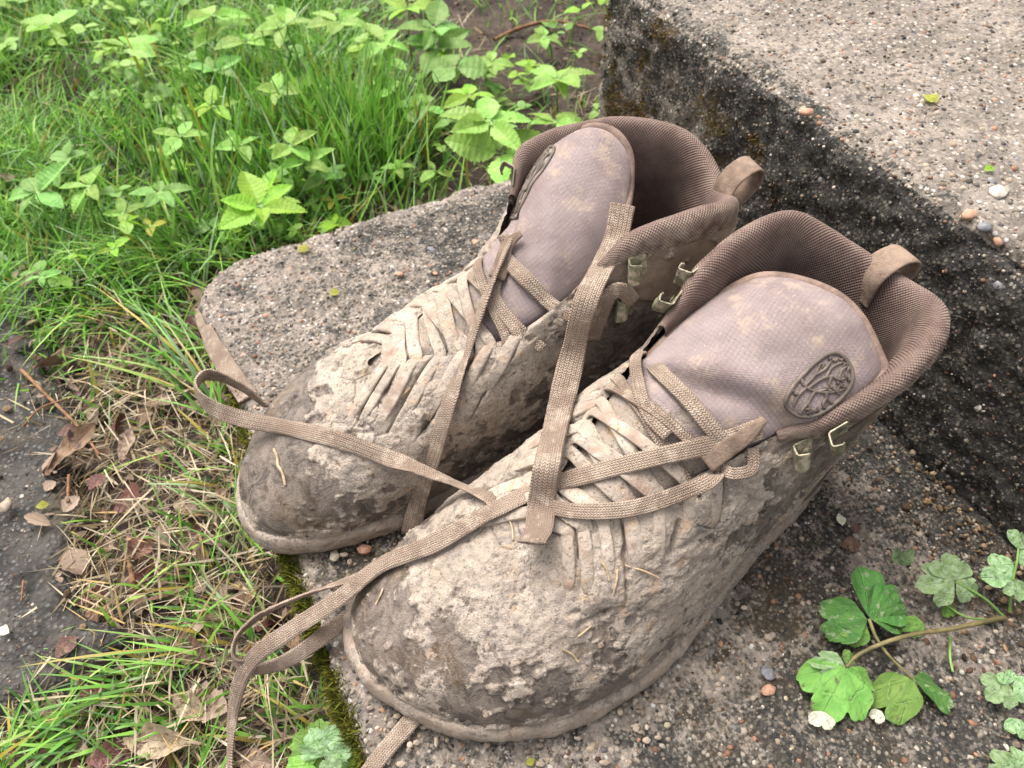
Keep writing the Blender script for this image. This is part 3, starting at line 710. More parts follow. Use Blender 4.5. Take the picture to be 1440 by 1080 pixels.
        L = len(q); T = np.gradient(q, axis=0); T = T / np.linalg.norm(T, axis=1)[:, None]; Nq = np.stack([T[:, 1], -T[:, 0]], 1)
        Wd = .0062 * size * np.array([.75, 1, 1, 1, 1, 1, 1, .97, .9, .75]); e = .0005
        prof = [(1, -1, -e), (1, -1, 0), (1, 1, 0), (1, 1, -e)]
        rings = []
        for sgn_t, sgn_w in ((1, -1), (1, 1), (-1, 1), (-1, -1)):
            c_ = q + Nq * .0004 * sgn_t
            rings.append(p + n * (c_[:, :1] + .0006) + ax * c_[:, 1:] + side * (Wd * sgn_w)[:, None])
        V = np.stack(rings, 1).reshape(-1, 3); i = np.arange(L - 1)[:, None]; j = np.arange(4)[None]; j2 = (j + 1) % 4
        F = [tuple(f) for f in np.stack([i * 4 + j, i * 4 + j2, (i + 1) * 4 + j2, (i + 1) * 4 + j], -1).reshape(-1, 4)] + [(0, 1, 2, 3), tuple(L * 4 - 1 - k for k in range(4))]
        o = mesh_np('lace_hook', V, F, M['hook'], b.root, smooth=False); o.matrix_parent_inverse = b.inv
        bv = o.modifiers.new('soft', 'BEVEL'); bv.width = .0002; bv.segments = 2
        a = np.linspace(0, 2 * math.pi, 14, endpoint=False)
        rp = p - ax * .002 * size
        Vp = np.vstack([[rp + n * .0022 + (ax * math.cos(t) + side * math.sin(t)) * .0020 for t in a], [rp + n * .0030]])
        mesh_np('rivet', Vp, [(k, (k + 1) % 14, 14) for k in range(14)], M['hook'], o)
    def build_loop(b):
        cfg = b.cfg['loop']
        P = np.array(cfg['path'], float) / 1000 * np.array([1.026, .99, 1.045]); P = b.my(P)
        b.ribbon('pull_loop', P, None, .0165, .0022, M['webbing'], wdir=b.my(np.array(cfg['wdir'], float)), local=True)
    def ribbon(b, name, pts, nrm, w, th, mat, wdir=None, local=False, parent=None, label=None, seed=0):
        """flat band; pts world (or local) control points, nrm control normals or a fixed width direction"""
        pts = np.asarray(pts, float)
        A = np.hstack([pts, np.asarray(nrm, float)]) if nrm is not None else pts
        Lg = np.linalg.norm(np.diff(pts, axis=0), axis=1).sum(); N = max(12, int(Lg / .0014))
        R, Lg = crn(A, N); P = R[:, :3]; T = unit(np.gradient(P, axis=0))
        if nrm is not None: n = R[:, 3:]; n = unit(n - T * (n * T).sum(1, keepdims=True)); s = np.cross(T, n)
        else: s = np.broadcast_to(wdir, P.shape); s = unit(s - T * (s * T).sum(1, keepdims=True)); n = np.cross(s, T)
        ns = 16; a = np.linspace(0, 2 * math.pi, ns, endpoint=False); ca, sa = np.cos(a), np.sin(a)
        cx = np.sign(ca) * np.abs(ca) ** .45; cy = np.sign(sa) * np.abs(sa) ** .7
        wv = np.broadcast_to(w, (N,)) if np.ndim(w) == 0 else np.interp(np.linspace(0, 1, N), np.linspace(0, 1, len(w)), w)
        tt = np.linspace(0, Lg, N); nz = fbm(np.column_stack([tt, 0 * tt + seed, 0 * tt]), .02, 3, 5 + seed) - .5
        wv = wv * (1 + nz * .22); cup = (fbm(np.column_stack([tt, 0 * tt + seed, 0 * tt]), .03, 2, 15 + seed) - .5) * .0016
        V = P[:, None] + s[:, None] * (cx[None] * wv[:, None] / 2)[..., None] + n[:, None] * (cy[None] * th / 2 + cup[:, None] * (cx[None] ** 2 - .5))[..., None]
        V = V + ((vnoise(V.reshape(-1, 3), .0022, seed) - .5) * .0005).reshape(N, ns, 1) * n[:, None]
        i = np.arange(N - 1)[:, None]; j = np.arange(ns)[None]; j2 = (j + 1) % ns
        F = [tuple(f) for f in np.stack([i * ns + j, i * ns + j2, (i + 1) * ns + j2, (i + 1) * ns + j], -1).reshape(-1, 4)]
        F += [tuple(range(ns))[::-1], tuple((N - 1) * ns + k for k in range(ns))]
        uv = np.stack([np.repeat(tt, ns), (cx[None] * wv[:, None] / 2).ravel()], 1) * 1000
        o = mesh_np(name, V.reshape(-1, 3), F, mat, parent or b.root, uv=uv)
        if not local: o.matrix_parent_inverse = b.inv
        if label: o['label'] = label
        return o
    def build_lacing(b):
        """criss-cross bars over the tongue"""
        lat = b.cfg.get('eye_lat', [5.0, 5.45, 5.9, 6.35, 6.8, 7.2, 7.6]); med = b.cfg.get('eye_med', [15.0, 14.55, 14.1, 13.65, 13.2, 12.8, 12.4])
        for j, u in enumerate(list(lat) + list(med)):            # stitched straps that carry the eyelets
            rr = np.random.default_rng(b.seed + j); lo = rr.uniform(.70, .78); sl = rr.normal(0, .10) + (.28 if u < 10 else -.28)
            fr_ = [b.frame(u + sl * (.985 - v_), v_) for v_ in (.992, .95, .90, .85, .80, lo)]
            of = np.array([.0022, .0034, .0036, .0032, .0024, .0002]) * rr.uniform(.8, 1.25)
            b.ribbon('eyelet_strap', [f_[0] + f_[1] * o_ for f_, o_ in zip(fr_, of)], [f_[1] for f_ in fr_], np.array([.0052, .0060, .0064, .0064, .0058, .0036]) * rr.uniform(.85, 1.15), .0030, M['mudlace'], local=True, seed=40 + j)
        k = 0
        Rt = b.world(b.my(b.tR)); nv_, nu_ = Rt.shape[:2]
        tree = BVHTree.FromPolygons([tuple(v) for v in Rt.reshape(-1, 3)], [tuple(int(i) for i in f) for f in grid_faces(nv_, nu_)])
        inv = np.array(b.inv)
        def snap(p, nm, lift):
            w_ = b.world(p[None])[0]; nw = b.A[:3, :3] @ nm
            h = tree.ray_cast(Vector(w_ + nw * .06), Vector(-nw))
            if h[0] is None: return p
            q_ = inv[:3, :3] @ (np.array(h[0]) + nw * lift) + inv[:3, 3]
            return q_ if (q_ - p) @ nm > 0 else p
        for i in range(len(lat)):
            pairs = [(lat[i], med[i])] if i >= 3 else [(med[i], lat[i + 1]), (lat[i], med[i] - .18)]
            for q, (ua, ub) in enumerate(pairs):
                pa, na, _, _ = b.frame(ua, .93); pb, nb, _, _ = b.frame(ub, .93)
                a1, _, _, _ = b.frame(ua, .985); b1, _, _, _ = b.frame(ub, .985)
                up = np.array([0, 0, 1.0]); lift = (.0030 + .0015 * q) if i < 3 else .0016
                nm = unit(na + nb + up * .8)
                m = (a1 + b1) / 2 + nm * lift * 1.6
                pts = [pa + na * .0002, a1 + unit(na + up) * .0035, a1 * .72 + b1 * .28 + nm * lift, m, a1 * .28 + b1 * .72 + nm * lift, b1 + unit(nb + up) * .0035, pb + nb * .0002]
                pts = [snap(p_, nm, .0014 + .0016 * q) if 0 < i_ < 6 else p_ for i_, p_ in enumerate(pts)]
                ns_ = [na, unit(na + up), nm, nm, nm, unit(nb + up), nb]
                top = i < 1
                b.ribbon('lace_bar', pts, ns_, (.0062 if i < 2 else .0078) + .0012 * ((i * 7 + q * 3) % 3 - 1) * .6, .0019, M['lace'] if top else M['mudlace'], local=True, seed=k); k += 1

def on_factory():
    trees = []
    for V, F in HUGE: trees.append(BVHTree.FromPolygons([tuple(v) for v in V], [tuple(int(i) for i in f) for f in F]))
    for o in (lower, upper):
        m = np.array(frame_of((0, 0, 0), STEP_ANG)); me = o.data; n = len(me.vertices); V = np.empty(n * 3, np.float32); me.vertices.foreach_get('co', V)
        V = V.reshape(-1, 3) @ m[:3, :3].T
        trees.append(BVHTree.FromPolygons([tuple(v) for v in V], [tuple(p.vertices) for p in me.polygons]))
    def on(px, py, off=.0015):
        d = Vector(ray(px, py)).normalized(); o = Vector((0, 0, CAM_H)); best = None
        for t in trees:
            h = t.ray_cast(o, d)
            if h[0] is not None and (best is None or h[3] < best[3]): best = h
        if best is None: return np.array(at(px, py, -.05)), np.array([0, 0, 1.0])
        n = np.array(best[1]); n = -n if n @ np.array(d) > 0 else n
        return np.array(best[0]) + n * off, n
    return on

HA, angA = np.array([.1761, .2677, 0.0]), math.radians(218.8)
HB, angB = np.array([.1125, .3265, 0.0]), math.radians(196.6)
def loop_path(c, back, k=1.0, dz=0):
    """round pull loop: (r, z) circle set off behind the heel along a direction"""
    q = [(0, 110), (0, 122), (2.5, 128.5), (8, 133), (15, 134.5), (20.5, 131), (20.5, 125), (16, 119), (9, 114), (5, 107)]
    return [(c[0] + back[0] * r_ * k, c[1] + back[1] * r_ * k, z_ + dz) for r_, z_ in q]
cfgA = dict(mud=.08, toe_clean=.34,
  adjust={(16, 3): (4, -1, 3), (17, 3): (-2, -2, 10), (18, 3): (0, -2, 9), (19, 3): (4, -4, 7), (17, 2): (0, 0, 4), (18, 2): (0, 0, 4)},
  tongue=[[(198, -22, 61), (200, -16, 64), (200, -12, 65), (200, -6, 64), (198, 0, 61)],
          [(160, -34, 77), (163, -24, 83), (164, -12, 85), (163, 2, 83), (160, 11, 77)],
          [(124, -39, 95), (128, -27, 103), (130, -9, 107), (127, 8, 103), (120, 20, 95)],
          [(108, -39, 105), (105, -24, 114), (104, -4, 119), (100, 15, 115), (97, 29, 104)],
          [(95, -39, 112), (85, -23, 125), (81, 0, 131), (78, 21, 126), (76, 39, 112)],
          [(80, -40, 117), (64, -25, 131), (58, 0, 138), (56, 21, 134), (58, 43, 118)],
          [(67, -39, 119), (46, -28, 131), (36, -3, 136), (36, 19, 134), (41, 43, 121)]],
  folds=[(.0, .47, .8, .035, -.0045, .10), (.1, .55, .9, .05, .0035, .1), (-.3, .40, .6, .04, .004, -.1)],
  emblem=(.70, .70, .20, .112, .15),
  loop=dict(path=loop_path((0, 3), (-.92, .38), 1.0, 3), wdir=(.38, .92, .12)))
cfgB = dict(mud=-.02, toe_clean=.74,
  adjust={(0, 3): (-3, 2, 0), (1, 3): (0, 5, 8), (2, 3): (4, 14, 17), (3, 3): (20, 16, 24), (4, 3): (8, 10, 18), (3, 2): (4, 6, 6), (4, 2): (0, 4, 5), (2, 2): (0, 6, 4), (1, 2): (0, 2, 0),
          (16, 3): (-9, 4, 12), (17, 3): (-8, 12, 15), (18, 3): (-4, 14, 9), (19, 3): (-2, 12, 2), (17, 2): (0, 3, 4), (18, 2): (0, 4, 4)},
  tongue=[[(198, -22, 61), (200, -16, 64), (200, -12, 65), (200, -6, 64), (198, 0, 61)],
          [(160, -34, 77), (163, -24, 83), (164, -12, 85), (163, 2, 83), (160, 11, 77)],
          [(122, -36, 96), (128, -25, 105), (131, -8, 109), (128, 9, 105), (122, 20, 95)],
          [(92, -28, 104), (99, -13, 116), (107, 4, 121), (109, 19, 116), (107, 31, 104)],
          [(68, -13, 114), (73, 4, 128), (83, 22, 134), (93, 36, 129), (99, 43, 115)],
          [(51, 5, 125), (52, 22, 137), (60, 39, 144), (72, 52, 140), (84, 57, 127)],
          [(42, 21, 130), (38, 36, 141), (43, 50, 147), (54, 60, 145), (66, 62, 134)]],
  folds=[(.2, .47, .6, .035, -.004, .25), (-.3, .55, .5, .05, .003, .2)],
  emblem=(.66, .70, .28, .135, .12),
  loop=dict(path=loop_path((-2, -1), (-.97, .25), 1.05, 10), wdir=(0, 1, -0.1)))
bootA = Boot('near muddy boot with the wide tongue and its tree emblem in full view', HA, angA, 1, 100, cfgA)
bootB = Boot('far muddy boot with a wide lace hanging down over its upright tongue', HB, angB, -1, 300, cfgB)
for b in (bootA, bootB):
    b.build_upper(); b.build_sole(); b.build_collar(); b.build_tongue(); b.build_loop()
for b in (bootA, bootB): b.build_lacing()
on = on_factory()
for q in ((1124, 632, 1096, 642), (1174, 606, 1146, 616)): bootA.build_hook(*q, .92)
for q in ((16.55, .985), (17.0, .985)): bootA.build_hook(0, 0, 0, 0, .92, q)
for q in ((892, 374, 862, 382), (874, 428, 844, 436)): bootB.build_hook(*q, .98)
bootB.build_hook(0, 0, 0, 0, 1.0, (3.55, .98))

# ------------------------------------------------------------------ laces: (x, y, how, normal) with how 'f' lying on what is there, '~' hanging free between, or a height
CAMP = np.array([0, 0, CAM_H])
def lace_path(spec, off=.0022, camw=.45):
    pts, nrm, fixed = [], [], []
    for q in spec:
        px, py, how = q[:3]; d = unit(ray(px, py)); h, n = on(px, py, off)
        if not isinstance(how, str): h = at(px, py, how); n = np.array([0, 0, 1.0])
        n = unit(n * (1 - camw) - d * camw) if len(q) < 4 else unit(np.array(q[3], float))
        pts.append(h); nrm.append(n); fixed.append(how != '~')
    D = np.array([np.linalg.norm(p - CAMP) for p in pts]); ix = np.flatnonzero(fixed); k = np.arange(len(pts))
    Di = np.interp(k, ix, D[ix])
    for i in k:
        if not fixed[i]: pts[i] = CAMP + unit(ray(*spec[i][:2])) * min(Di[i], D[i])
    return pts, nrm
def lace(b, spec, w=.0088, name='lace', mat='lace', label=None, seed=0, off=.0022, th=.0020, camw=.45):
    p, n = lace_path(spec, off, camw); return b.ribbon(name, p, n, w, th, M[mat], label=label, seed=seed)
F_ = 'f'
# eyelet loops of folded webbing at the top of each row
lace(bootA, [(1066, 590, F_), (1045, 606, F_), (1015, 626, F_), (986, 646, F_)], [.0035, .0075, .0092, .0095], 'eyelet_loop', 'webbing', seed=1, off=.0055)
lace(bootB, [(736, 335, F_), (722, 352, F_), (708, 376, F_), (700, 398, F_)], [.0035, .0075, .0090, .0090], 'eyelet_loop', 'webbing', seed=2, off=.005)
lace(bootA, [(902, 498, F_), (928, 526, F_), (962, 566, F_), (996, 600, F_), (1016, 622, F_)], .0078, seed=3, off=.0045)
lace(bootA, [(914, 492, F_), (901, 508, F_), (905, 548, F_), (918, 585, F_), (940, 612, F_)], .0060, seed=4, off=.0035)
lace(bootA, [(1052, 622, F_), (1050, 655, F_), (1030, 664, F_), (1006, 650, F_)], .0060, seed=14, off=.0045)
lace(bootB, [(714, 366, F_), (738, 396, F_), (770, 428, F_), (806, 440, F_), (838, 432, F_)], .0078, seed=5, off=.0040)
lace(bootB, [(704, 384, F_), (700, 420, F_), (722, 452, F_), (760, 486, F_)], .0060, seed=6, off=.0030)
lace(bootB, [(884, 418, F_), (868, 402, F_), (848, 412, F_), (824, 470, F_)], .0085, seed=16, off=.0050)
# long loose ends
wl_p, _ = lace_path([(852, 300, F_), (843, 345, F_), (825, 420, '~'), (805, 500, '~'), (786, 580, '~'), (770, 650, '~', (.1, -.72, .68)), (761, 710, '~', (.1, -.72, .68)), (758, 742, '~', (.1, -.72, .68)), (757, 768, F_, (.1, -.72, .68))], .0165)
bootB.ribbon('lace', wl_p, None, .0128, .0020, M['lace'], wdir=np.array([.97, .12, .12]), label='wide flat lace hanging from the far boot across to the near one', seed=7)
lace(bootB, [(724, 338, F_, (-.3, -.2, .9)), (706, 360, F_, (-.8, -.1, .45)), (684, 415, '~', (-.9, -.1, .4)), (658, 488, '~', (-.85, -.15, .45)), (634, 560, '~', (-.7, -.3, .6)), (612, 630, '~', (-.3, -.5, .8)), (595, 680, '~', (-.1, -.6, .8)), (573, 738, F_, (0, -.7, .7))], .0105, seed=8, off=.006)
lace(bootA, [(704, 712, F_, (.1, .5, .85)), (686, 701, F_, (.1, .5, .85)), (645, 682, '~', (.2, .7, .6)), (590, 660, '~', (.1, .4, .9)), (535, 638, F_), (470, 616, F_), (400, 602, F_), (345, 590, '~', (-.1, -.4, .9)), (300, 574, '~', (-.5, -.6, .65)), (276, 548, '~', (-.95, -.2, .3)), (286, 528, '~', (-.7, .6, .2)), (312, 531, '~', (.2, .85, -.1)), (345, 548, '~', (.4, .8, -.1)), (378, 574, F_, (.5, .8, .1))], .0092, seed=9,
     label='loose lace looping past the toe of the far boot')
lace(bootA, [(279, 434, F_), (296, 470, F_), (318, 512, F_), (350, 562, F_)], [.006, .0125, .0135, .0135], seed=10)
lace(bootA, [(1062, 600, F_), (1010, 618, F_), (940, 638, F_), (860, 662, F_), (780, 690, F_), (700, 727, F_), (620, 765, F_), (545, 801, F_), (475, 843, .034), (412, 884, .016), (360, 922, .004, (-.2, -.5, .8)), (336, 962, -.012, (-.5, -.7, .5)), (326, 1015, -.034, (-.6, -.7, .3)), (322, 1090, -.045, (-.7, -.6, .3))], .0088, seed=11, off=.0045,
     label='long loose lace trailing over the toe of the near boot to the grass')
lace(bootA, [(1050, 636, F_), (1016, 668, F_), (950, 693, F_), (880, 712, F_), (815, 720, F_), (772, 714, F_)], .0072, seed=12, off=.0042)
lace(bootA, [(560, 792, F_, (.2, .3, .9)), (500, 812, '~', (.2, .5, .8)), (430, 836, .024, (.3, .8, .5)), (372, 862, .018, (.1, .9, .4)), (338, 890, .010, (-.8, .5, .3)), (328, 920, .002, (-.9, -.3, .3)), (350, 939, -.004, (.2, -.9, .4)), (392, 934, .002, (.3, -.8, .5)), (436, 908, .010, (.2, -.6, .7)), (490, 868, .014, (0, -.5, .8))], .0085, seed=13,
     label='lace loop standing off the step edge')
lace(bootA, [(586, 1004, .006), (560, 1034, .0035), (538, 1060, .003), (514, 1092, .003)], .0088, seed=15)

# ------------------------------------------------------------------ blades: grass, straw, moss
def blades(root, nrm, length, width, lean, curve, cols, nseg=5, tipcol=None, sd=0):
    """root (n,3), nrm (n,3) growing direction, lean (n,3) sideways bend vector; returns V, F, C"""
    n = len(root); r = np.random.default_rng(sd)
    t = np.linspace(0, 1, nseg + 1)[None, :, None]
    L = length[:, None, None]
    P = root[:, None] + nrm[:, None] * L * (t - .35 * curve[:, None, None] * t ** 2.2) + lean[:, None] * L * (t * .45 + .55 * curve[:, None, None] * t ** 2)
    side = unit(np.cross(lean + r.normal(0, .25, (n, 3)), nrm)); tw = r.uniform(-.8, .8, (n, 1, 1)) * t
    side = side[:, None] + tw * unit(np.cross(side, nrm))[:, None]
    wv = width[:, None, None] * (1 - t ** 2.2) ** .8 * (.55 + .45 * sst(0, .25, t)) + .00008
    V = np.stack([P - side * wv / 2, P + side * wv / 2], 2).reshape(n, -1, 3); m = V.shape[1]
    i = np.arange(nseg); f = np.stack([2 * i, 2 * i + 1, 2 * i + 3, 2 * i + 2], 1)
    F = (f[None] + (np.arange(n) * m)[:, None, None]).reshape(-1, 4)
    sh = .72 + .40 * np.repeat(t.ravel(), 2)[None, :, None]
    C = np.repeat(cols[:, None], m, 1) * (1 + 0 * sh)
    if tipcol is not None: k = sst(.6, 1, np.repeat(t.ravel(), 2))[None, :, None] * tipcol[0][:, None, None]; C = C * (1 - k) + np.array(tipcol[1]) * k
    return V.reshape(-1, 3), F, C.reshape(-1, 3)
def in_step(x, y, m=0.004):
    t = x * D2[0] + y * D2[1]; s = x * D1[0] + y * D1[1]
    lowr = (t > T_FRONT - m) & (s < S_END + m) & ~((t < T_FRONT + .016) & (s > S_END - .016))
    return lowr | ((t > T_RISER - m) & (s < S_END + .022 + m))
def rand_roots(n, box, dens, sd):
    r = np.random.default_rng(sd); x = r.uniform(box[0], box[1], n); y = r.uniform(box[2], box[3], n)
    t = x * D2[0] + y * D2[1]; s = x * D1[0] + y * D1[1]
    k = (~in_step(x, y)) & (r.random(n) < dens(x, y, s, t)); return x[k], y[k], s[k], t[k]
GREEN = np.array([(0.120, 0.290, 0.034), (0.170, 0.375, 0.046), (0.24, 0.46, 0.070), (0.062, 0.150, 0.032), (0.34, 0.48, 0.11), (0.30, 0.42, 0.22)])
def tuft_noise(x, y, size, sd): return fbm(np.column_stack([x, y, 0 * x]), size, 3, sd)
def gdens(x, y, s, t):
    bare = sst(.20, .32, t) * .93 + .80 * np.exp(-(((x - .02) / .09) ** 2 + ((y - .60) / .045) ** 2))
    far = sst(.47, .60, s) * (1 - np.clip(bare, 0, .96)) * (.22 + .78 * sst(.36, .52, tuft_noise(x, y, .13, 200)))
    strip = (1 - sst(.47, .60, s)) * (t > PATH_T + .004) * (.015 + .12 * sst(.5, .62, tuft_noise(x, y, .06, 210)) + .25 * sst(.36, .50, s))
    lowleft = .30 * sst(.27, .22, s) * (t > -.40) * sst(-.08, -.13, t)
    pathov = (t <= PATH_T + .004) * sst(.43, .52, s) * .6
    return np.clip(np.maximum.reduce([far, strip, lowleft, pathov * sst(.35, .55, tuft_noise(x, y, .1, 205))]), 0, 1)
def grass_mesh(name, n, box, dens, hl, wl_, sd, lean_bias=(0, 0), spread=.55, label=None, hmap=None):
    x, y, s, t = rand_roots(n, box, dens, sd); n = len(x); r = np.random.default_rng(sd + 1)
    root = np.column_stack([x, y, ground_z(x, y) - .004])
    hm = hmap(x, y, s, t) if hmap else 1
    L = r.uniform(*hl, n) * hm * (.75 + .5 * tuft_noise(x, y, .09, 230)); wd = r.uniform(*wl_, n)
    th = tuft_noise(x, y, .05, 220) * 12 + r.normal(0, 1.2, n); ln = np.column_stack([np.cos(th), np.sin(th), 0 * x]) * spread * r.uniform(.3, 1.5, (n, 1)) + np.array([*lean_bias, 0])
    up_ = unit(np.column_stack([r.normal(0, .22, n), r.normal(0, .22, n), np.ones(n)]))
    col = GREEN[r.choice(6, n, p=[.24, .26, .18, .16, .07, .09])] * r.uniform(.75, 1.25, (n, 1))
    yel = (r.random(n) < .045)[:, None]; col = np.where(yel, np.array([.38, .30, .05]) * r.uniform(.6, 1.1, (n, 1)), col)
    V, F, C = blades(root, up_, L, wd, ln, r.uniform(.2, 1.15, n), col, 6, ((r.random(n) < .07) * .7, (0.42, 0.36, 0.14)), sd)
    return tag(mesh_np(name, V, F, M['grass'], cols=C), label, None, None, 'stuff')
BOX = (-1.05, .30, .0, 1.30)
def strip_h(x, y, s, t): return 1 - .35 * (1 - sst(.45, .58, s)) - .25 * sst(.15, .3, t)
grass_mesh('grass', 110000, BOX, gdens, (.026, .066), (.0010, .0028), 300, (.05, -.02), .95, 'short green grass growing round the steps', strip_h)
c0 = at(515, 225, GZ)[:2]; c1 = at(340, 235, GZ)[:2]
def tall(x, y, s, t): return np.exp(-(((x - c0[0]) / .05) ** 2 + ((y - c0[1]) / .05) ** 2)) + .25 * np.exp(-(((x - c1[0]) / .10) ** 2 + ((y - c1[1]) / .09) ** 2))
grass_mesh('grass', 9000, (c0[0] - .28, c0[0] + .12, c0[1] - .15, c0[1] + .15), tall, (.08, .135), (.0016, .0034), 310, (.0, .0), .28, 'tall upright grass clump behind the corner of the lower step')
# long loose blades over the strip between path and step
def spot_blades(name, spots, sd, label):
    r = np.random.default_rng(sd); R, Ls, ln, Lg = [], [], [], []
    for (px, py, qx, qy, n, sp) in spots:                   # root and tip positions of a tuft's middle blade
        a = at(px, py, GZ); b_ = at(qx, qy, GZ + .035); d = b_ - a
        for _ in range(max(3, int(n * (.62 if py < 880 else 1.0)))):
            an = r.normal(0, sp); L = np.linalg.norm(d) * r.uniform(.45, 1.05); v = np.array([d[0] * math.cos(an) - d[1] * math.sin(an), d[0] * math.sin(an) + d[1] * math.cos(an), 0])
            x, y = a[0] + r.normal(0, .006), a[1] + r.normal(0, .006)
            R.append((x, y, GZ + .0)); ln.append(unit(v) * r.uniform(.8, 1.25)); Ls.append(L)
    n = len(R); R = np.array(R); R[:, 2] = ground_z(R[:, 0], R[:, 1])
    R[:, 2] += np.where((R[:, :2] @ D2 < PATH_T), .012, 0)
    col = GREEN[r.choice(6, n, p=[.26, .24, .16, .20, .06, .08])] * r.uniform(.75, 1.2, (n, 1)); yel = (r.random(n) < .10)[:, None]
    col = np.where(yel, np.array([.42, .33, .05]) * r.uniform(.7, 1.1, (n, 1)), col)
    up_ = unit(np.column_stack([r.normal(0, .1, n), r.normal(0, .1, n), np.full(n, .75)])) * .62
    V, F, C = blades(R, up_, np.array(Ls), r.uniform(.0013, .0030, n), np.array(ln), r.uniform(.5, 1.2, n), col, 7, ((r.random(n) < .2) * .7, (0.40, 0.33, 0.12)), sd)
    return tag(mesh_np(name, V, F, M['grass'], cols=C), label, None, None, 'stuff')
spot_blades('grass', [(290, 560, 160, 440, 16, .35), (310, 600, 190, 470, 16, .4), (320, 640, 260, 560, 18, .5), (315, 690, 200, 650, 12, .5), (250, 470, 140, 370, 14, .4), (335, 730, 250, 640, 16, .5),
    (300, 500, 225, 390, 14, .35), (270, 540, 110, 480, 8, .4), (180, 420, 90, 330, 14, .5), (100, 430, 30, 350, 12, .5), (350, 800, 290, 720, 12, .5), (380, 860, 300, 790, 10, .6), (290, 800, 230, 730, 8, .6),
    (300, 925, 110, 930, 12, .25), (230, 960, 40, 950, 14, .3), (180, 1000, 20, 985, 14, .35), (120, 1040, 10, 1030, 16, .5), (60, 1060, 0, 1000, 14, .6), (330, 900, 190, 850, 8, .35), (410, 960, 350, 890, 14, .6),
    (440, 1010, 370, 950, 14, .6), (390, 1040, 300, 980, 12, .6), (250, 1010, 120, 960, 10, .4), (340, 870, 260, 800, 10, .5), (230, 860, 200, 800, 4, .5), (460, 1000, 420, 940, 10, .6), (30, 1075, 60, 990, 10, .6), (280, 1040, 200, 1000, 8, .6)], 320,
    'long loose grass blades between the path and the lower step')
# dry straw
x, y, s, t = rand_roots(90000, (-.75, .10, .0, .95), lambda x, y, s, t: np.clip((.16 * sst(.62, .45, s) + .05) * (t > PATH_T - .012) * (.25 + sst(.38, .6, tuft_noise(x, y, .05, 240))) + .45 * ((t > PATH_T - .02) | (s < .235)) * (t < -.03) * (s < .47), 0, 1), 330)
n = len(x); r = np.random.default_rng(331); th = r.uniform(0, 6.28, n)
ln = np.column_stack([np.cos(th), np.sin(th), r.normal(0, .06, n)]); R = np.column_stack([x, y, ground_z(x, y) + r.uniform(.002, .016, n)])
col = np.array([(0.46, 0.37, 0.24), (0.54, 0.45, 0.32), (0.32, 0.235, 0.14), (0.42, 0.29, 0.12)])[r.choice(4, n, p=[.35, .3, .25, .1])] * r.uniform(.5, 1.1, (n, 1))
V, F, C = blades(R, np.column_stack([r.normal(0, .25, n), r.normal(0, .25, n), r.uniform(.02, .30, n)]), r.uniform(.010, .045, n), r.uniform(.0004, .0017, n), ln, r.uniform(.0, .9, n), col, 4, None, 332)
tag(mesh_np('dry_grass', V, F, M['straw'], cols=C), 'dry straw littering the ground beside the step', None, None, 'stuff')
# dark litter crumbs on the soil and against the riser
def crumbs(name, P, rad, cols, mat, label, sd, parent=None):
    r = np.random.default_rng(sd); n = len(P); b_ = IV[None] * (rad[:, None] * r.uniform(.5, 1.3, (n, 3)))[:, None]
    VV = (P[:, None] + b_).reshape(-1, 3); FF = (IF[None] + (np.arange(n) * len(IV))[:, None, None]).reshape(-1, 3)
    return tag(mesh_np(name, VV, FF, mat, parent, smooth=False, cols=np.repeat(cols, len(IV), 0)), label, None, None, 'stuff')
r = np.random.default_rng(340); n = 1500
cs, ct = r.uniform(-.10, .15, n), T_RISER - np.abs(r.normal(0, .028, n)) - .003
keep = r.random(n) < sst(.14, .04, cs) * .9 + .1; cs, ct = cs[keep], ct[keep]; n = len(cs)
P = np.column_stack([ct[:, None] * D2 + cs[:, None] * D1, r.uniform(0, .0025, n)])
cc = np.array([(0.12, 0.075, 0.045), (0.24, 0.16, 0.09), (0.06, 0.042, 0.03), (0.36, 0.27, 0.17)])[r.choice(4, n, p=[.35, .25, .25, .15])] * r.uniform(.6, 1.2, (n, 1))
crumbs('soil_crumbs', P, r.uniform(.0005, .0024, n) * r.random(n) ** .8, cc, M['soilbits'], 'brown soil crumbs gathered at the foot of the riser', 341)
x, y, s, t = rand_roots(9000, (-.8, .30, .0, 1.1), lambda x, y, s, t: .6 * (t > PATH_T - .01) + .05, 345); n = len(x)
cc = np.array([(0.09, 0.060, 0.040), (0.17, 0.115, 0.07), (0.05, 0.036, 0.028), (0.26, 0.19, 0.12)])[r.choice(4, n, p=[.4, .25, .25, .1])] * r.uniform(.6, 1.2, (n, 1))
crumbs('soil_crumbs', np.column_stack([x, y, ground_z(x, y) + np.where(t < PATH_T, .017, 0)]), r.uniform(.0007, .0034, n), cc, M['soilbits'], 'crumbly soil under the grass', 346)

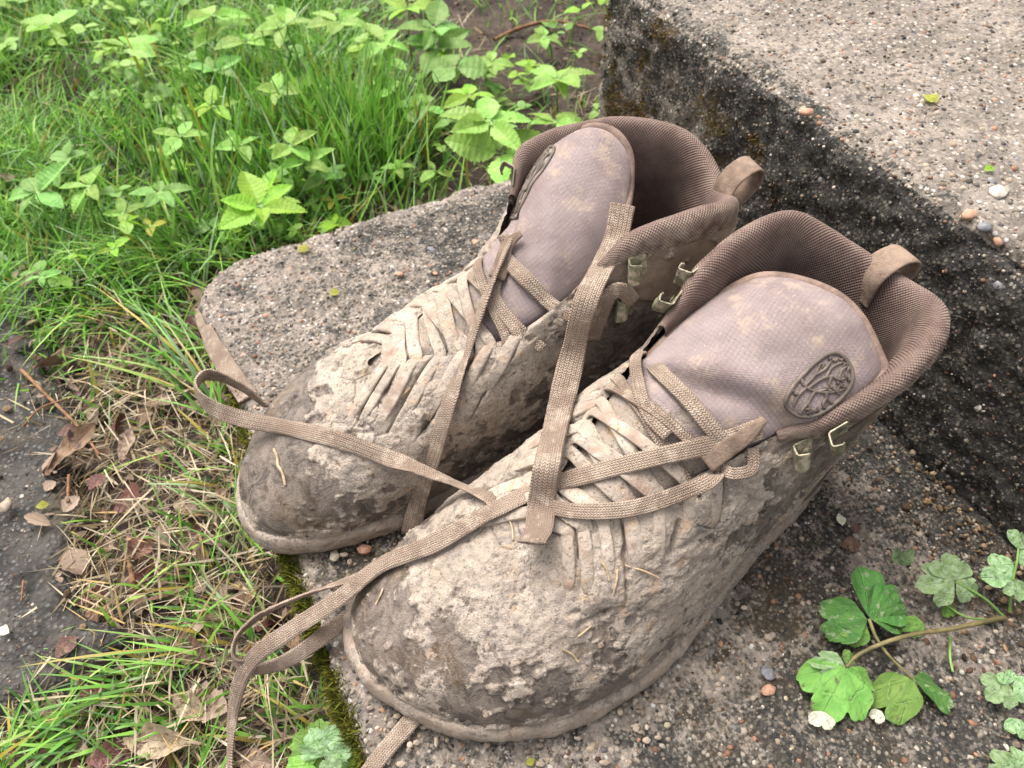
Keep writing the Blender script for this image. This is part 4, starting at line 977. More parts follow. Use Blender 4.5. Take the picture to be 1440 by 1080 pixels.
# moss on the steps
def moss(parent, V, Nn, w, n, hl, cols, sd, label):
    r = np.random.default_rng(sd); i = r.choice(len(V), n, p=w / w.sum()); P = V[i] + r.normal(0, .0011, (n, 3)); Nr = unit(Nn[i] + r.normal(0, .55, (n, 3)) + np.array([0, 0, .3]))
    col = np.array(cols)[r.choice(len(cols), n)] * r.uniform(.6, 1.3, (n, 1))
    VV, F, C = blades(P - Nr * .0008, Nr, r.uniform(*hl, n), r.uniform(.0005, .0011, n), r.normal(0, .5, (n, 3)), r.uniform(0, 1, n), col, 2, None, sd)
    o = mesh_np('moss', VV, F, M['moss'], parent, cols=C); tag(o, label, None, None, 'stuff')
edge_w = np.exp(-((LV[:, 0] - T_FRONT + .001) / .0045) ** 2) * (LV[:, 2] > -.022) * sst(.085, .12, LV[:, 1]) * sst(.262, .22, LV[:, 1]) * (sst(.40, .52, fbm(LV, .02, 3, 400)) + .03)
edge_w += .5 * np.exp(-((LV[:, 0] - T_FRONT) / .004) ** 2) * (LV[:, 2] > -.03) * sst(.30, .32, LV[:, 1]) * sst(.36, .34, LV[:, 1])
moss(lower, LV, LN, edge_w, 11000, (.0025, .0062), [(0.11, 0.115, 0.012), (0.075, 0.085, 0.012), (0.15, 0.14, 0.02), (0.05, 0.055, 0.012)], 401, 'olive moss along the front edge')
cw = np.clip(ms, 0, 1) ** 1.5 + 1e-9
moss(upper, UV_, UN, cw, 30000, (.0018, .0048), [(0.15, 0.080, 0.016), (0.075, 0.042, 0.012), (0.16, 0.105, 0.02), (0.08, 0.072, 0.014)], 411, 'rust brown moss on the corner and riser')

# ------------------------------------------------------------------ leaves and plants
def leaflet_mesh(name, mat, n=14, m=4, wid=.30, peak=.42, serr=.06, teeth=8, fold=.25, droop=.35, curl=.1, seed=0, pet=.0):
    """leaf of unit length along +x"""
    r = np.random.default_rng(seed); t = np.linspace(0, 1, n * 2 + 1); a = math.log(.5) / math.log(peak)
    w_ = wid * np.sin(math.pi * np.clip(t, 0, 1) ** a) ** .85 * (1 + .05 * r.normal(0, 1, len(t)))
    w_ = w_ * (1 + serr * np.where(np.arange(len(t)) % 2 == 1, 1, -1) * 1.2); w_[0] = .012; w_[-1] = .002
    c_ = np.linspace(-1, 1, 2 * m + 1)
    X = t[:, None] - .12 * serr * 0 + 0 * c_; Y = w_[:, None] * c_; Z = np.abs(c_) * w_[:, None] * fold - droop * t[:, None] ** 2 * .6 + curl * .15 * np.sin(t[:, None] * 7 + seed) * c_ + .012 * np.sin(t[:, None] * teeth * 6.28) * (np.abs(c_) > .2)
    V = np.stack([X - .25 * droop * t[:, None] ** 3, Y, Z], -1).reshape(-1, 3); uv = np.stack([np.repeat(t, 2 * m + 1), np.tile(c_, len(t))], 1)
    o = mesh_np(name, V, grid_faces(len(t), 2 * m + 1), mat, uv=uv, link=False); me = o.data; bpy.data.objects.remove(o); return me
def lobed_mesh(name, mat, lobes=3, spread=2.3, depth=.35, scal=.06, nsc=9, cup=.15, seed=0, nr=10, na=60):
    """fan-shaped lobed leaf, base at origin, pointing +x, unit radius"""
    r = np.random.default_rng(seed); th = np.linspace(-spread / 2, spread / 2, na); q = (th / spread + .5) * lobes
    lob = np.abs(np.sin(math.pi * q)) ** .45; R = (1 - depth) + depth * lob; R *= 1 - .28 * (np.abs(th) / (spread / 2)) ** 2
    R *= 1 + scal * np.abs(np.sin(q * math.pi * nsc / lobes)) - scal + r.normal(0, .012, na)
    rr = np.linspace(.02, 1, nr); X = rr[:, None] * R * np.cos(th); Y = rr[:, None] * R * np.sin(th)
    Z = cup * (rr[:, None] ** 2) * (np.cos(q * math.pi * 2) * .4 + .35 * np.sin(th * 2 + seed)) - .10 * rr[:, None] ** 2
    V = np.stack([X, Y, Z], -1).reshape(-1, 3); uv = np.stack([np.repeat(rr, na), np.tile((q % 1) * 2 - 1, nr)], 1)
    o = mesh_np(name, V, grid_faces(nr, na), mat, uv=uv, link=False); me = o.data; bpy.data.objects.remove(o); return me
LM = dict(
    elder=mat_leaf('ground_elder_leaf', (0.23, 0.42, 0.065), (0.33, 0.52, 0.11), (0.16, 0.32, 0.06), .38, .45),
    bright=mat_leaf('young_leaf', (0.25, 0.45, 0.04), (0.33, 0.53, 0.06), (0.17, 0.37, 0.03), .42, .45),
    dark=mat_leaf('dull_green_leaf', (0.17, 0.34, 0.07), (0.24, 0.42, 0.10), (0.12, 0.25, 0.05), .35, .5),
    yellow=mat_leaf('yellowing_leaf', (0.36, 0.40, 0.05), (0.46, 0.46, 0.07), (0.5, 0.5, 0.15), .4, .5),
    columb=mat_leaf('columbine_leaf', (0.060, 0.165, 0.035), (0.095, 0.225, 0.045), (0.14, 0.34, 0.08), .22, .7, (0.24, 0.30, 0.16), 2.0, (.56, .66)),
    columb2=mat_leaf('columbine_light_leaf', (0.13, 0.27, 0.05), (0.19, 0.34, 0.07), (0.25, 0.43, 0.12), .25, .7, (0.13, 0.14, 0.06), 2.0, (.60, .66)),
    pale=mat_leaf('mildewed_leaf', (0.20, 0.33, 0.12), (0.33, 0.45, 0.25), (0.42, 0.50, 0.34), .25, .6, (0.14, 0.22, 0.06), 2.0, (.55, .66)),
    white=mat_leaf('withered_leaf_tip', (0.62, 0.58, 0.44), (0.70, 0.66, 0.52), (0.5, 0.45, 0.33), .25, .7, (0.40, 0.33, 0.2), 2.0, (.62, .7)),
    dead=mat_leaf('dead_brown_leaf', (0.115, 0.062, 0.042), (0.21, 0.125, 0.078), (0.24, 0.16, 0.10), .10, .65, (0.06, 0.034, 0.028), 6.0, (.55, .65)),
    deadtan=mat_leaf('dead_tan_leaf', (0.22, 0.15, 0.10), (0.33, 0.245, 0.175), (0.40, 0.30, 0.2), .12, .7, (0.12, 0.075, 0.05), 6.0, (.58, .68)),
    deadred=mat_leaf('dead_red_leaf', (0.085, 0.030, 0.026), (0.14, 0.055, 0.040), (0.16, 0.08, 0.06), .08, .5, None, 6.0),
    red=mat_leaf('red_petal', (0.50, 0.03, 0.03), (0.60, 0.05, 0.04), (0.5, 0.03, 0.03), .2, .5))
M['stem'] = mat_plain('green_stem', (0.17, 0.29, 0.07), .5, .3, 60, .25, .0003)
M['stem_red'] = mat_plain('reddish_stem', (0.17, 0.14, 0.06), .5, .3, 90, .4, .0003)
M['twig'] = mat_plain('brown_twig', (0.20, 0.105, 0.055), .85, .2, 120, .4, .0012, 400)
ELD = {k: [leaflet_mesh('leaf', LM[k], seed=q, wid=.20 + .03 * q, peak=.38, serr=.06, droop=[.2, .45, .05, .3][q], fold=[.38, .25, .45, .2][q], teeth=9) for q in range(4)] for k in ('elder', 'bright', 'dark', 'yellow')}
RND = {k: [leaflet_mesh('leaf', LM[k], seed=20 + q, wid=.40, peak=.5, serr=.01, droop=.3, fold=.12, teeth=5) for q in range(2)] for k in ('elder', 'bright', 'dark', 'yellow')}
def put_leaf(parent, me, loc, direction, nrm, size, name='leaf', wscale=1.0):
    x = unit(np.array(direction, float)); z = np.array(nrm, float); z = unit(z - x * (x @ z)); y = np.cross(z, x)
    o = bpy.data.objects.new(name, me); COL.objects.link(o); o.parent = parent
    mt = Matrix(((x[0] * size, y[0] * size * wscale, z[0] * size, loc[0]), (x[1] * size, y[1] * size * wscale, z[1] * size, loc[1]), (x[2] * size, y[2] * size * wscale, z[2] * size, loc[2]), (0, 0, 0, 1)))
    o.matrix_local = mt; return o
def plant(name, label, cat, px, py, hgt, width_px, kind='elder', meshes=ELD, nl=5, group=None, sd=0, tiers=1, up=.15, rooff=(0, 0)):
    r = np.random.default_rng(sd * 7 + 13)
    C = at(px, py, GZ + hgt); g0 = np.array([C[0] + rooff[0] + r.normal(0, .008), C[1] + rooff[1] + r.normal(0, .008), 0]); g0[2] = ground_z(g0[:1], g0[1:2])[0] - .003
    depth = np.linalg.norm(C - CAMP) * .97; size = width_px / 2 * depth / FPX
    root = empty(name, label, cat, group, tuple(g0))
    Vs, Fs, k = [], [], 0
    def stalk(a, b_, r0, r1):
        nonlocal k
        mid = (a + b_) / 2 + np.array([r.normal(0, .004), r.normal(0, .004), np.linalg.norm(b_ - a) * .08]); Vt, Ft = tube([a, mid, b_], np.linspace(r0, r1, 8), 6, 8); Vs.append(Vt); Fs.append(Ft + k); k += len(Vt)
    base = np.zeros(3); top = C - g0; stalk(base, top, .0015, .0010)
    for q in range(tiers):
        cc_ = top + (np.array([r.normal(0, size * .35), r.normal(0, size * .35), -size * .35 * q]) if q else 0)
        if q: stalk(top * .5, cc_, .0011, .0008)
        a0 = r.uniform(0, 6.28); m = nl if q == 0 else max(3, nl - 1)
        for j in range(m):
            an = a0 + j * 6.283 / m + r.normal(0, .25); sz = size * r.uniform(.72, 1.12)
            d = np.array([math.cos(an), math.sin(an), up + r.normal(0, .16)]); b0 = cc_ + d * sz * .10
            stalk(cc_, b0, .0008, .0006)
            put_leaf(root, meshes[kind][r.integers(len(meshes[kind]))], b0, d, (r.normal(0, .25), r.normal(0, .25) - .15, 1), sz)
    mesh_np('stem', np.vstack(Vs), np.vstack(Fs), M['stem'], root)
    return root
PL = [
 ('ground_elder', 'pale young plant with five leaflets standing alone in the upper left grass', 180, 66, .075, 74, 'elder', 5, 1),
 ('ground_elder', 'leafy green plant at the top edge, left of the tall grass', 400, 36, .08, 92, 'elder', 5, 2),
 ('ground_elder', 'green plant with broad leaflets just left of the tall grass clump', 395, 128, .08, 86, 'elder', 5, 1),
 ('ground_elder', 'small upright plant with pointed leaflets in the middle of the grass', 254, 192, .075, 66, 'elder', 4, 1),
 ('ground_elder', 'pale plant with upright leaflets above the bright yellow-green one', 408, 205, .075, 80, 'elder', 5, 2),
 ('ground_elder', 'bright yellow-green plant with drooping ribbed leaves by the lower step corner', 366, 292, .065, 124, 'bright', 6, 2),
 ('ground_elder', 'low spreading plant at the left edge above the dry grass', 52, 272, .05, 90, 'dark', 5, 1),
 ('ground_elder', 'low pale plant second from the left edge', 125, 262, .055, 84, 'elder', 5, 1),
 ('ground_elder', 'dull green plant with soft leaves left of the bright yellow-green one', 224, 272, .06, 76, 'dark', 5, 1),
 ('ground_elder', 'tiny yellow-green seedling with three leaves left of the lower step', 213, 318, .045, 42, 'yellow', 3, 1),
 ('ground_elder', 'leafy plant at the top edge rising out of the tall grass', 475, 32, .09, 92, 'elder', 5, 1),
 ('ground_elder', 'single pale upright leaf on a thin stalk beside the tall grass', 550, 128, .06, 60, 'elder', 2, 1),
 ('ground_elder', 'large fresh green plant with wide leaves left of the far boot collar', 690, 172, .075, 150, 'elder', 6, 2),
 ('ground_elder', 'fresh green plant against the mossy corner of the upper step', 785, 112, .06, 104, 'elder', 6, 1),
 ('ground_elder', 'small green plant half hidden behind the far boot collar', 780, 172, .05, 90, 'elder', 5, 1),
 ('ground_elder', 'bushy green plant at the top edge left of the bare soil', 610, 40, .06, 96, 'dark', 6, 2),
 ('ground_elder', 'rounded green plant behind the large fresh green one', 640, 96, .055, 84, 'dark', 5, 1),
 ('ground_elder', 'green plant on the edge of the bare soil patch', 690, 88, .05, 66, 'elder', 5, 1),
 ('ground_elder', 'small upright seedling growing right behind the lower step edge', 612, 240, .035, 56, 'elder', 3, 1),
 ('ground_elder', 'small seedling on bare soil behind the lower step', 526, 248, .03, 48, 'dark', 3, 1),
 ('ground_elder', 'tiny seedling cluster on the bare soil near the upper step', 765, 52, .03, 54, 'elder', 5, 1),
 ('ground_elder', 'single broad green leaf poking in beside the upper step corner', 818, 14, .05, 54, 'bright', 2, 1),
 ('ground_elder', 'low green plant between the dull plant and the left edge', 175, 300, .045, 60, 'elder', 4, 1),
 ('ground_elder', 'low leafy plant in the grass above the lower step corner', 300, 100, .06, 66, 'dark', 5, 1),
 ('ground_elder', 'shaded plant with a few broad leaves at the foot of the tall grass', 455, 250, .04, 66, 'dark', 4, 1),
 ('ground_elder', 'yellowing seedling beside the bare soil behind the lower step', 470, 282, .03, 46, 'yellow', 4, 1),
 ('ground_elder', 'round leaved plant just left of the large fresh green one', 585, 150, .05, 76, 'dark', 5, 1),
 ('ground_elder', 'fresh plant with narrow pointed leaves in the top left corner', 70, 40, .07, 74, 'elder', 5, 1),
 ('ground_elder', 'green plant with pointed leaves at the top edge, left of centre', 300, 22, .08, 84, 'elder', 5, 2),
 ('ground_elder', 'narrow leaved plant left of the tall grass, below the broad leaved one', 340, 205, .06, 70, 'elder', 4, 1),
 ('ground_elder', 'bright plant with drooping leaves above the small upright one', 300, 150, .07, 76, 'bright', 5, 1),
 ('ground_elder', 'fresh plant between the tall grass and the bushy top plant', 540, 60, .07, 88, 'elder', 5, 2),
 ('ground_elder', 'light green plant above the large fresh green one', 660, 135, .06, 80, 'bright', 5, 1),
 ('ground_elder', 'plant with pale leaves just above the lower step back edge', 560, 235, .035, 54, 'elder', 4, 1),
 ('ground_elder', 'small bright plant in the thin grass left of the lower step', 160, 350, .04, 50, 'bright', 4, 1),
 ('ground_elder', 'small dull plant in the thin grass near the left edge', 60, 390, .035, 48, 'dark', 4, 1),
 ('ground_elder', 'leafy plant at the very top beside the bare soil', 575, 12, .07, 80, 'bright', 5, 1),
]
for i, (nm, lb, px, py, hg, wpx, kd, nl, ti) in enumerate(PL):
    plant(nm, lb, 'plant', px, py, hg, wpx * 1.0, kd, RND if 'round' in lb else ELD, nl, 'young plants in the grass', i, ti)
def join_leaves(name, items, mats, label):
    """many small leaves nobody could count, joined: items are (mesh, matrix, slot)"""
    Vs, Fs, Us, Ms, k = [], [], [], [], 0
    for me, mt, sl in items:
        n = len(me.vertices); V = np.empty(n * 3, np.float32); me.vertices.foreach_get('co', V); V = V.reshape(-1, 3) @ mt[:3, :3].T + mt[:3, 3]
        F = np.empty(len(me.loops), np.int32); me.loops.foreach_get('vertex_index', F); F = F.reshape(-1, 4)
        uvl = np.empty(len(me.loops) * 2, np.float32); me.uv_layers[0].data.foreach_get('uv', uvl); uv = np.zeros((n, 2), np.float32); uv[F.ravel()] = uvl.reshape(-1, 2)
        Vs.append(V); Fs.append(F + k); Us.append(uv); Ms.append(np.full(len(F), sl, np.int32)); k += n
    o = mesh_np(name, np.vstack(Vs), np.vstack(Fs), None, uv=np.vstack(Us))
    for m in mats: o.data.materials.append(m)
    o.data.polygons.foreach_set('material_index', np.concatenate(Ms)); return tag(o, label, None, None, 'stuff')
def leaf_mtx(loc, d, nrm, size, ws=1.0):
    x = unit(np.array(d, float)); z = np.array(nrm, float); z = unit(z - x * (x @ z)); y = np.cross(z, x); m = np.eye(4)
    m[:3, 0], m[:3, 1], m[:3, 2], m[:3, 3] = x * size, y * size * ws, z * size, loc; return m
r = np.random.default_rng(77); items = []
small = [leaflet_mesh('leaf', LM['elder'], n=4, m=1, seed=60 + q, wid=.36, serr=.02, droop=.3, fold=.2) for q in range(3)]
x, y, s, t = rand_roots(4200, (-.95, .26, .40, 1.25), lambda x, y, s, t: np.clip((.06 + .50 * sst(.52, .62, tuft_noise(x, y, .11, 250))) * sst(.45, .60, s) * (1 - .85 * sst(.30, .42, t)) + .02, 0, 1), 350)
for i in range(len(x)):
    g0 = ground_z(x[i:i + 1], y[i:i + 1])[0]; hh = r.uniform(.006, .05); a0 = r.uniform(0, 6.28); sz = r.uniform(.008, .020); sl = int(r.choice(3, p=[.4, .4, .2])); lx, ly = x[i] + r.normal(0, .01), y[i] + r.normal(0, .01)
    for j in range(int(r.integers(2, 5))):
        an = a0 + j * 1.7 + r.normal(0, .3); items.append((small[r.integers(3)], leaf_mtx((lx, ly, g0 + hh), (math.cos(an), math.sin(an), r.normal(.1, .3)), (r.normal(0, .3), r.normal(0, .3), 1), sz), sl))
join_leaves('ground_cover', items, [LM['dark'], LM['elder'], LM['bright']], 'small green leaves of low weeds among the grass')

# columbine on the steps: lobed leaflets on thin stalks
LOB = {k: [lobed_mesh('leaf', LM[k], 3, 2.7, .30, .05, 9, .22, q) for q in range(2)] + [lobed_mesh('leaf', LM[k], 2, 2.4, .30, .05, 6, .25, 5 + q) for q in range(2)] for k in ('columb', 'columb2', 'pale', 'white')}
def lobed_plant(name, label, cat, base, leaves, stalks, stem_mat='stem_red', group=None, rz=0):
    b0 = np.array(base); root = empty(name, label, cat, group, tuple(b0))
    Vs, Fs, k = [], [], 0
    for sp, rad in stalks:
        P = np.array([at(px, py, z) for px, py, z in sp]) - b0; Vt, Ft = tube(P, np.linspace(rad, rad * .7, 20), 8, 20); Vs.append(Vt); Fs.append(Ft + k); k += len(Vt)
    for q in leaves:
        (x0, y0, z0), (x1, y1, z1), kd, v, tilt = q[:5]
        a, b_ = at(x0, y0, z0), at(x1, y1, z1); d = b_ - a; sz = np.linalg.norm(d)
        put_leaf(root, LOB[kd][v], a - b0, d, tilt, sz * (.9 if cat == 'plant' and name == 'columbine' else 1), wscale=q[5] if len(q) > 5 else 1.0)
    if Vs: mesh_np('stem', np.vstack(Vs), np.vstack(Fs), M[stem_mat], root)
    return root
lobed_plant('columbine', 'dark green columbine sprig with lobed leaves lying on the step beside the near boot', 'plant', at(1412, 868, .004),
  [((1222, 868, .022), (1262, 800, .026), 'columb', 2, (.1, -.3, 1), .95), ((1222, 868, .022), (1288, 838, .022), 'columb', 2, (.1, -.2, 1), .75),
   ((1220, 872, .020), (1138, 872, .012), 'columb', 3, (-.1, -.35, 1), .75), ((1218, 876, .018), (1180, 905, .012), 'columb2', 3, (.0, -.5, 1), .8),
   ((1190, 938, .014), (1152, 1022, .008), 'columb2', 0, (-.1, -.2, 1), .85), ((1192, 938, .014), (1228, 1004, .008), 'columb2', 1, (.1, -.1, 1), .7), ((1188, 936, .014), (1132, 930, .012), 'pale', 1, (0, -.3, 1), .55), ((1190, 934, .015), (1200, 912, .018), 'columb2', 3, (0, -.6, 1), .8),
   ((1158, 1000, .0085), (1154, 1030, .006), 'white', 3, (0, -.1, 1), 1.1),
   ((1284, 954, .010), (1228, 1012, .005), 'columb2', 2, (-.6, -.3, 1), .65), ((1284, 954, .010), (1358, 986, .006), 'columb', 3, (.2, .6, 1), .55), ((1240, 1000, .006), (1226, 1016, .004), 'white', 3, (0, 0, 1), .8)],
  [([(1412, 868, .004), (1340, 884, .012), (1285, 892, .018), (1240, 905, .018), (1205, 922, .015), (1190, 938, .014)], .0014), ([(1222, 870, .021), (1232, 896, .018), (1250, 922, .014), (1284, 955, .010)], .0009)])
lobed_plant('columbine', 'pale mildewed columbine plant at the foot of the riser by the right edge', 'plant', at(1420, 850, .004),
  [((1342, 816, .018), (1334, 772, .024), 'pale', 0, (0, -.5, 1), 1.2), ((1342, 818, .018), (1284, 824, .016), 'pale', 1, (-.2, -.3, 1), .85), ((1344, 818, .018), (1384, 836, .014), 'pale', 0, (.2, -.3, 1), .8),
   ((1424, 814, .022), (1380, 788, .026), 'pale', 2, (-.1, -.5, 1), .9), ((1426, 814, .022), (1438, 850, .018), 'pale', 1, (.1, -.3, 1), .8), ((1432, 772, .03), (1436, 740, .035), 'pale', 3, (0, -.8, 1), 1.0), ((1430, 776, .028), (1462, 790, .03), 'pale', 2, (0, -.3, 1), 1.0),
   ((1332, 850, .006), (1340, 872, .004), 'columb2', 2, (0, -.2, 1), .9), ((1300, 878, .006), (1260, 884, .004), 'columb2', 1, (0, -.2, 1), .6), ((1268, 796, .01), (1270, 770, .024), 'pale', 3, (-.7, -.6, .5), .6)],
  [([(1412, 868, .004), (1385, 842, .012), (1344, 818, .018)], .0008), ([(1420, 860, .004), (1422, 835, .014), (1425, 815, .022)], .0009), ([(1424, 815, .022), (1430, 790, .028), (1432, 772, .03)], .0008), ([(1400, 872, .004), (1360, 868, .006), (1332, 852, .006)], .0007), ([(1336, 895, .004), (1336, 925, .004), (1340, 945, .004)], .0008)], 'stem')
lobed_plant('columbine', 'mottled pale columbine leaves at the right edge below the longer sprig', 'plant', at(1430, 990, .003),
  [((1418, 962, .012), (1386, 986, .008), 'pale', 0, (-.1, -.2, 1), 1.0), ((1420, 962, .012), (1412, 940, .016), 'pale', 2, (0, -.5, 1), 1.1), ((1424, 964, .012), (1462, 976, .014), 'pale', 1, (.1, -.3, 1), .9), ((1436, 1012, .008), (1428, 1040, .006), 'pale', 3, (0, -.3, 1), 1.0)],
  [([(1430, 990, .003), (1426, 974, .008), (1420, 962, .012)], .0008)], 'stem')
lobed_plant('columbine', 'pale leaf tip entering at the lower right corner', 'plant', at(1432, 1078, .002),
  [((1440, 1090, .006), (1384, 1066, .008), 'pale', 2, (0, -.3, 1), .7), ((1444, 1084, .008), (1416, 1058, .014), 'pale', 3, (0, -.4, 1), .8)], [], 'stem')
LOB['columb2'] += [lobed_mesh('leaf', LM['columb2'], 5, 4.6, .16, .09, 15, .16, 9), lobed_mesh('leaf', LM['pale'], 5, 4.4, .16, .09, 15, .2, 11), lobed_mesh('leaf', LM['elder'], 5, 4.6, .16, .09, 15, .16, 12)]
lobed_plant('cranesbill', 'low plant with scalloped pale green leaves at the bottom edge beside the step', 'plant', at(450, 1085, GZ),
  [((452, 1062, -.02), (410, 1036, -.014), 'columb2', 4, (-.1, -.4, 1)), ((455, 1064, -.016), (470, 1024, -.006), 'columb2', 5, (.1, -.5, 1)), ((480, 1060, -.02), (510, 1042, -.012), 'columb2', 6, (.2, -.4, 1)), ((440, 1075, -.02), (400, 1080, -.02), 'columb2', 6, (-.2, -.3, 1)), ((462, 1085, -.01), (480, 1070, -.01), 'columb2', 5, (0, -.3, 1))],
  [([(450, 1085, GZ), (452, 1075, -.04), (452, 1062, -.02)], .001)], 'stem')

# ------------------------------------------------------------------ dead leaves, twigs, petals, loose stones
DEAD = {k: [leaflet_mesh('leaf', LM[k], seed=40 + q, wid=.20 + .05 * q, peak=.5, serr=.02, droop=[-.25, .3, -.1][q], fold=[.5, .25, .7][q], curl=[.6, .3, .9][q], teeth=6) for q in range(3)] for k in ('dead', 'deadtan', 'deadred', 'red', 'yellow', 'bright', 'white')}
def dead_leaf(label, px, py, qx, qy, kd='dead', v=0, z=None, ws=1.0, name='dead_leaf', cat='leaf', group='dead leaves on the ground', tilt=(0, -.2, 1)):
    z = GZ + .010 if z is None else z
    a, b_ = at(px, py, z), at(qx, qy, z + .002); d = b_ - a; sz = np.linalg.norm(d)
    o = put_leaf(None, DEAD[kd][v], a, d, tilt, sz * (.82 if name == 'dead_leaf' else 1), name, ws); o.parent = None; return tag(o, label, cat, group)
PZ = GZ + .022
for q in [('long curled brown leaf reaching over the path edge', 62, 668, 150, 592, 'dead', 0, PZ, .9), ('pointed brown leaf lying on the path by itself', 78, 926, 112, 882, 'dead', 1, PZ, 1.3), ('dark red crumpled leaf among the straw', 190, 790, 215, 745, 'deadred', 2, None, 1.4),
          ('big torn tan leaf below the trailing lace', 180, 1036, 285, 1052, 'deadtan', 2, None, .8), ('tan leaf standing on edge under the grass at the bottom', 250, 975, 300, 1022, 'deadtan', 2, None, .9), ('dark brown leaf half under the grass by the path', 75, 500, 110, 486, 'dead', 1, None, 1.3),
          ('grey brown leaf in the straw between path and step', 160, 520, 205, 500, 'dead', 1, None, 1.3), ('brown leaf beside the long curled one', 80, 612, 120, 595, 'dead', 1, PZ, 1.2), ('purple brown wet leaf near the bottom edge', 120, 1068, 200, 1058, 'deadred', 1, None, 1.2),
          ('reddish curled leaf in the straw below the far toe', 178, 842, 220, 790, 'deadred', 0, None, .9), ('pale brown folded leaf in the straw', 170, 650, 190, 600, 'deadtan', 0, None, 1.2), ('small dark red leaf at the path edge', 125, 690, 150, 655, 'deadred', 1, PZ, 1.2),
          ('brown leaf under the green blades at the lower left', 20, 1040, 90, 1062, 'dead', 2, None, 1.0), ('brown leaf showing through the upper left grass', 215, 145, 262, 150, 'dead', 1, None, 1.4), ('rusty leaf flake on the soil left of the far boot', 455, 300, 475, 296, 'dead', 1, None, 1.2),
          ('dark leaf lying below the lace loop', 250, 900, 300, 940, 'dead', 2, None, 1.0), ('tan leaf beside the lace at the bottom edge', 330, 1062, 400, 1078, 'deadtan', 0, None, 1.2), ('brown leaf beside the mossy edge of the step', 400, 890, 440, 925, 'dead', 0, None, 1.0)]:
    dead_leaf(*q)
rnd = np.random.default_rng(88); items = []
scrap = [leaflet_mesh('leaf', LM['dead'], n=4, m=1, seed=80 + q, wid=.25 + .06 * q, peak=.5, serr=.08, droop=[-.3, .3, .1][q], fold=[.4, .2, .6][q]) for q in range(3)]
x, y, s, t = rand_roots(5200, (-.75, .15, .0, .75), lambda x, y, s, t: np.clip(.75 * ((t > PATH_T - .012) | (s < .235)) * (t < .05) * sst(.62, .45, s) + .03, 0, 1), 360)
for i in range(len(x)):
    an = rnd.uniform(0, 6.28); items.append((scrap[rnd.integers(3)], leaf_mtx((x[i], y[i], ground_z(x[i:i + 1], y[i:i + 1])[0] + rnd.uniform(.002, .010) + (.014 if t[i] < PATH_T and s[i] > .24 else 0)), (math.cos(an), math.sin(an), rnd.normal(0, .25)), (rnd.normal(0, .4), rnd.normal(0, .4), 1), .004 + .020 * rnd.random() ** 2.5, rnd.uniform(.6, 1.5)), int(rnd.choice(3, p=[.35, .5, .15]))))
join_leaves('leaf_litter', items, [LM['dead'], LM['deadtan'], LM['deadred']], 'crumbled brown leaf litter between the path and the step')
dead_leaf('larger reddish brown leaf flake lying near the riser foot', 1182, 768, 1222, 762, 'dead', 1, .004, 1.3, group=None)
dead_leaf('small upright brown flake at the foot of the riser', 1196, 745, 1216, 738, 'dead', 1, .005, 1.2, group=None)
for lb, a, b_, kd, z, ws in [('curled yellow petal on top of the upper step', (1298, 134), (1322, 140), 'yellow', RISE + .002, 1.5), ('tiny lime green bud scale on the upper step', (1384, 240), (1400, 232), 'bright', RISE + .002, 1.3), ('tiny lime bud scale on the lower step left of the far boot', (463, 414), (477, 407), 'yellow', .002, 1.6),
                             ('lime bud scale near the back edge of the lower step', (420, 346), (432, 351), 'yellow', .002, 1.6), ('lime bud scale lying on the path', (50, 712), (68, 708), 'yellow', PZ, 1.2), ('lime bud scale at the bottom edge below the near boot', (740, 1074), (752, 1068), 'yellow', .002, 1.5), ('red petal beside the back edge of the lower step', (466, 308), (476, 302), 'red', GZ + .02, 1.6),
                             ('white flake on the left edge of the path', (0, 882), (10, 890), 'white', PZ, 1.4), ('greenish dry flake behind the near heel', (1180, 722), (1186, 738), 'white', .004, 1.2)]:
    dead_leaf(lb, *a, *b_, kd, 1, z, ws, 'petal', 'petal', 'petals and bud scales')
def twig(label, pts, r0, r1, name='twig', mat='twig', cat='twig', group='twigs'):
    P = np.array([at(px, py, z) for px, py, z in pts]); b0 = P[0].copy(); Vt, Ft = tube(P - b0, np.linspace(r0, r1, 24) * (1 + .15 * rnd.normal(0, 1, 24)), 8, 24)
    o = mesh_np(name, Vt, Ft, M[mat]); o.location = b0; return tag(o, label, cat, group)
twig('brown root lying on the bare soil at the top', [(695, 56, GZ + .008), (735, 38, GZ + .012), (780, 30, GZ + .012), (830, 40, GZ + .010)], .0026, .0018)
twig('reddish twig crossing the straw at the path edge', [(30, 520, PZ), (70, 560, PZ), (110, 600, PZ + .004), (140, 640, PZ)], .0014, .0009)
twig('thin dark twig lying on the path', [(32, 600, PZ), (55, 575, PZ + .003), (95, 560, PZ)], .0008, .0006)
twig('short rust twig in the straw by the path', [(96, 706, PZ), (96, 690, PZ), (97, 668, PZ)], .0012, .0010)
twig('dark twig standing in the straw below the far toe', [(192, 850, GZ + .004), (186, 815, GZ + .014), (180, 785, GZ + .02)], .0020, .0014)
twig('short brown twig on the path at the left edge', [(30, 846, PZ), (32, 826, PZ), (33, 816, PZ)], .0008, .0007)
twig('pale straw stalk lying across the brown leaves', [(100, 848, GZ + .014), (150, 840, GZ + .02), (205, 818, GZ + .016)], .0009, .0006, mat='straw_stalk') if 'straw_stalk' in M else None
twig('thin brown twig on the soil behind the lower step', [(430, 222, GZ + .01), (480, 246, GZ + .01), (520, 275, GZ + .008)], .0014, .0009)
def stone(label, px, py, z, rad, k, name='pebble', flat=.7):
    o = bpy.data.objects.new(name, PEBMESH[k * 3]); COL.objects.link(o); p = at(px, py, z); o.location = p; o.scale = (rad, rad, rad * flat * 1.15); o.location.z -= rad * .12; o.rotation_euler = (0, 0, px); return tag(o, label, 'stone', 'loose stones')
stone('brown rounded stone on the path at the left edge', 8, 711, PZ + .002, .0062, 4)
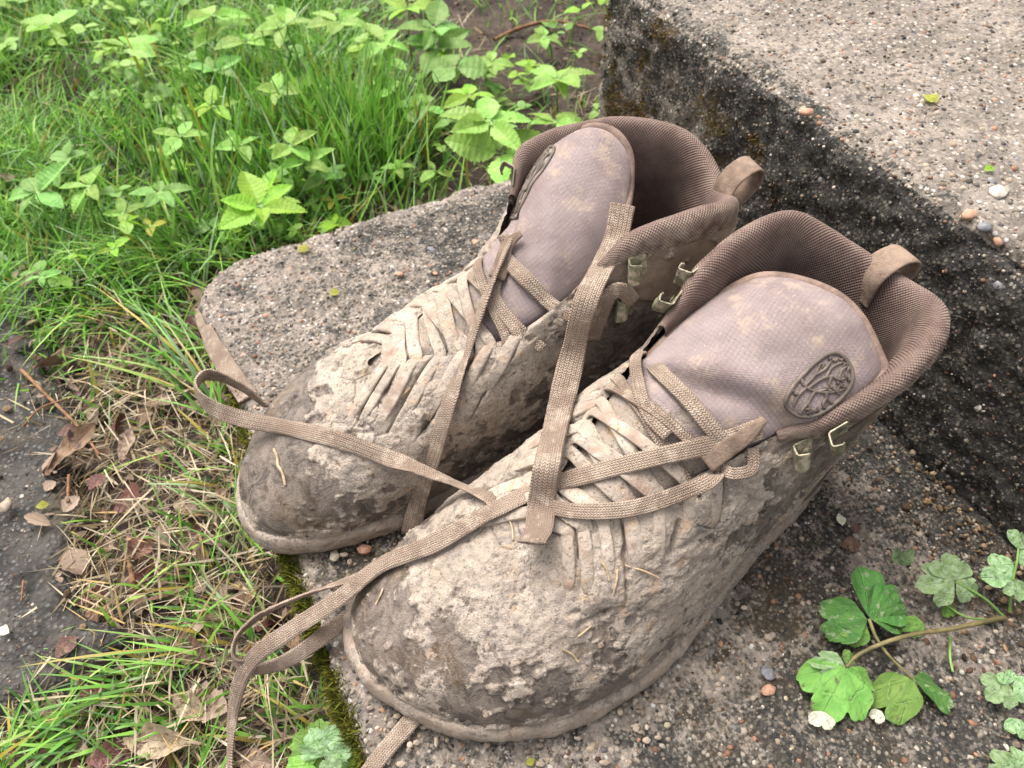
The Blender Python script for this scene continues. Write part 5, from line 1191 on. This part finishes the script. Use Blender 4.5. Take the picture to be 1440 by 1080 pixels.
stone('orange pebble lying on the lower step left of the far boot', 562, 385, .0025, .0034, 2)
stone('amber chip beside the orange pebble on the lower step', 612, 384, .002, .0026, 2, flat=.5)
stone('pink pebble near the edge of the upper step', 1134, 156, RISE + .001, .0052, 2)
stone('reddish stone near the edge of the upper step at the right', 1364, 300, RISE, .0055, 2)
stone('dark grey pebble beside the reddish one on the upper step', 1386, 318, RISE, .0050, 3)
stone('pale cream pebble on the upper step at the right', 1405, 268, RISE + .001, .0066, 0, flat=.5)
stone('pink pebble on the lower step below the columbine', 1081, 970, .002, .0045, 2)
stone('slate pebble on the lower step below the near boot', 1080, 946, .0015, .0050, 3, flat=.5)
stone('buff chip on the step between the two toes', 470, 782, .002, .0040, 5)
stone('brick red chip on the step between the two toes', 512, 772, .002, .0048, 2)
# crusted straw bits and mud flakes on the boots are parts of them
def bits(b, spots, mat, name, rad):
    for i, (px, py, qx, qy) in enumerate(spots):
        a, n1 = on(px, py, .0006); c_, n2 = on(qx, qy, .0006); m = on((px + qx) / 2 + 2, (py + qy) / 2 - 2, .0009)[0]
        Vt, Ft = tube([a, m, c_], rad, 5, 8); o = mesh_np(name, Vt, Ft, M[mat], b.root); o.matrix_parent_inverse = b.inv
M['drystraw'] = mat_plain('dry_straw_bit', (0.42, 0.31, 0.19), .8, .2, 200, .3)
bits(bootA, [(722, 760, 716, 730), (800, 705, 818, 692), (845, 790, 856, 815), (790, 912, 812, 930), (880, 795, 925, 812), (812, 895, 830, 880), (868, 800, 862, 835), (540, 828, 530, 850)], 'drystraw', 'straw_bit', .0005)
bits(bootB, [(386, 632, 392, 655), (392, 655, 402, 682), (596, 580, 604, 590), (560, 560, 575, 545)], 'drystraw', 'straw_bit', .0008)

# dried mud crumbs dropped round the boots
r = np.random.default_rng(500); PP = []
for b in (bootA, bootB):
    K = b.world(b.my(cr(b.ST[:, 0], 20, per=True))); c0 = K.mean(0); n = 420; i = r.integers(0, len(K), n); o_ = unit((K[i] - c0) * np.array([1, 1, 0]))
    PP.append(np.column_stack([(K[i] + o_ * (.005 + np.abs(r.normal(0, .014, n)))[:, None])[:, :2], np.full(n, .0012)]))
P = np.vstack(PP); tt_ = P[:, :2] @ D2; P = P[(tt_ > T_FRONT + .012) & (tt_ < T_RISER - .006)]; n = len(P)
cc = np.array([(0.42, 0.34, 0.26), (0.33, 0.26, 0.20), (0.22, 0.17, 0.13)])[r.choice(3, n)] * r.uniform(.7, 1.15, (n, 1))
crumbs('mud_crumbs', P, .0004 + .0020 * r.random(n) ** 2.5, cc, M['soilbits'], 'dried mud crumbs dropped round the boots', 501)
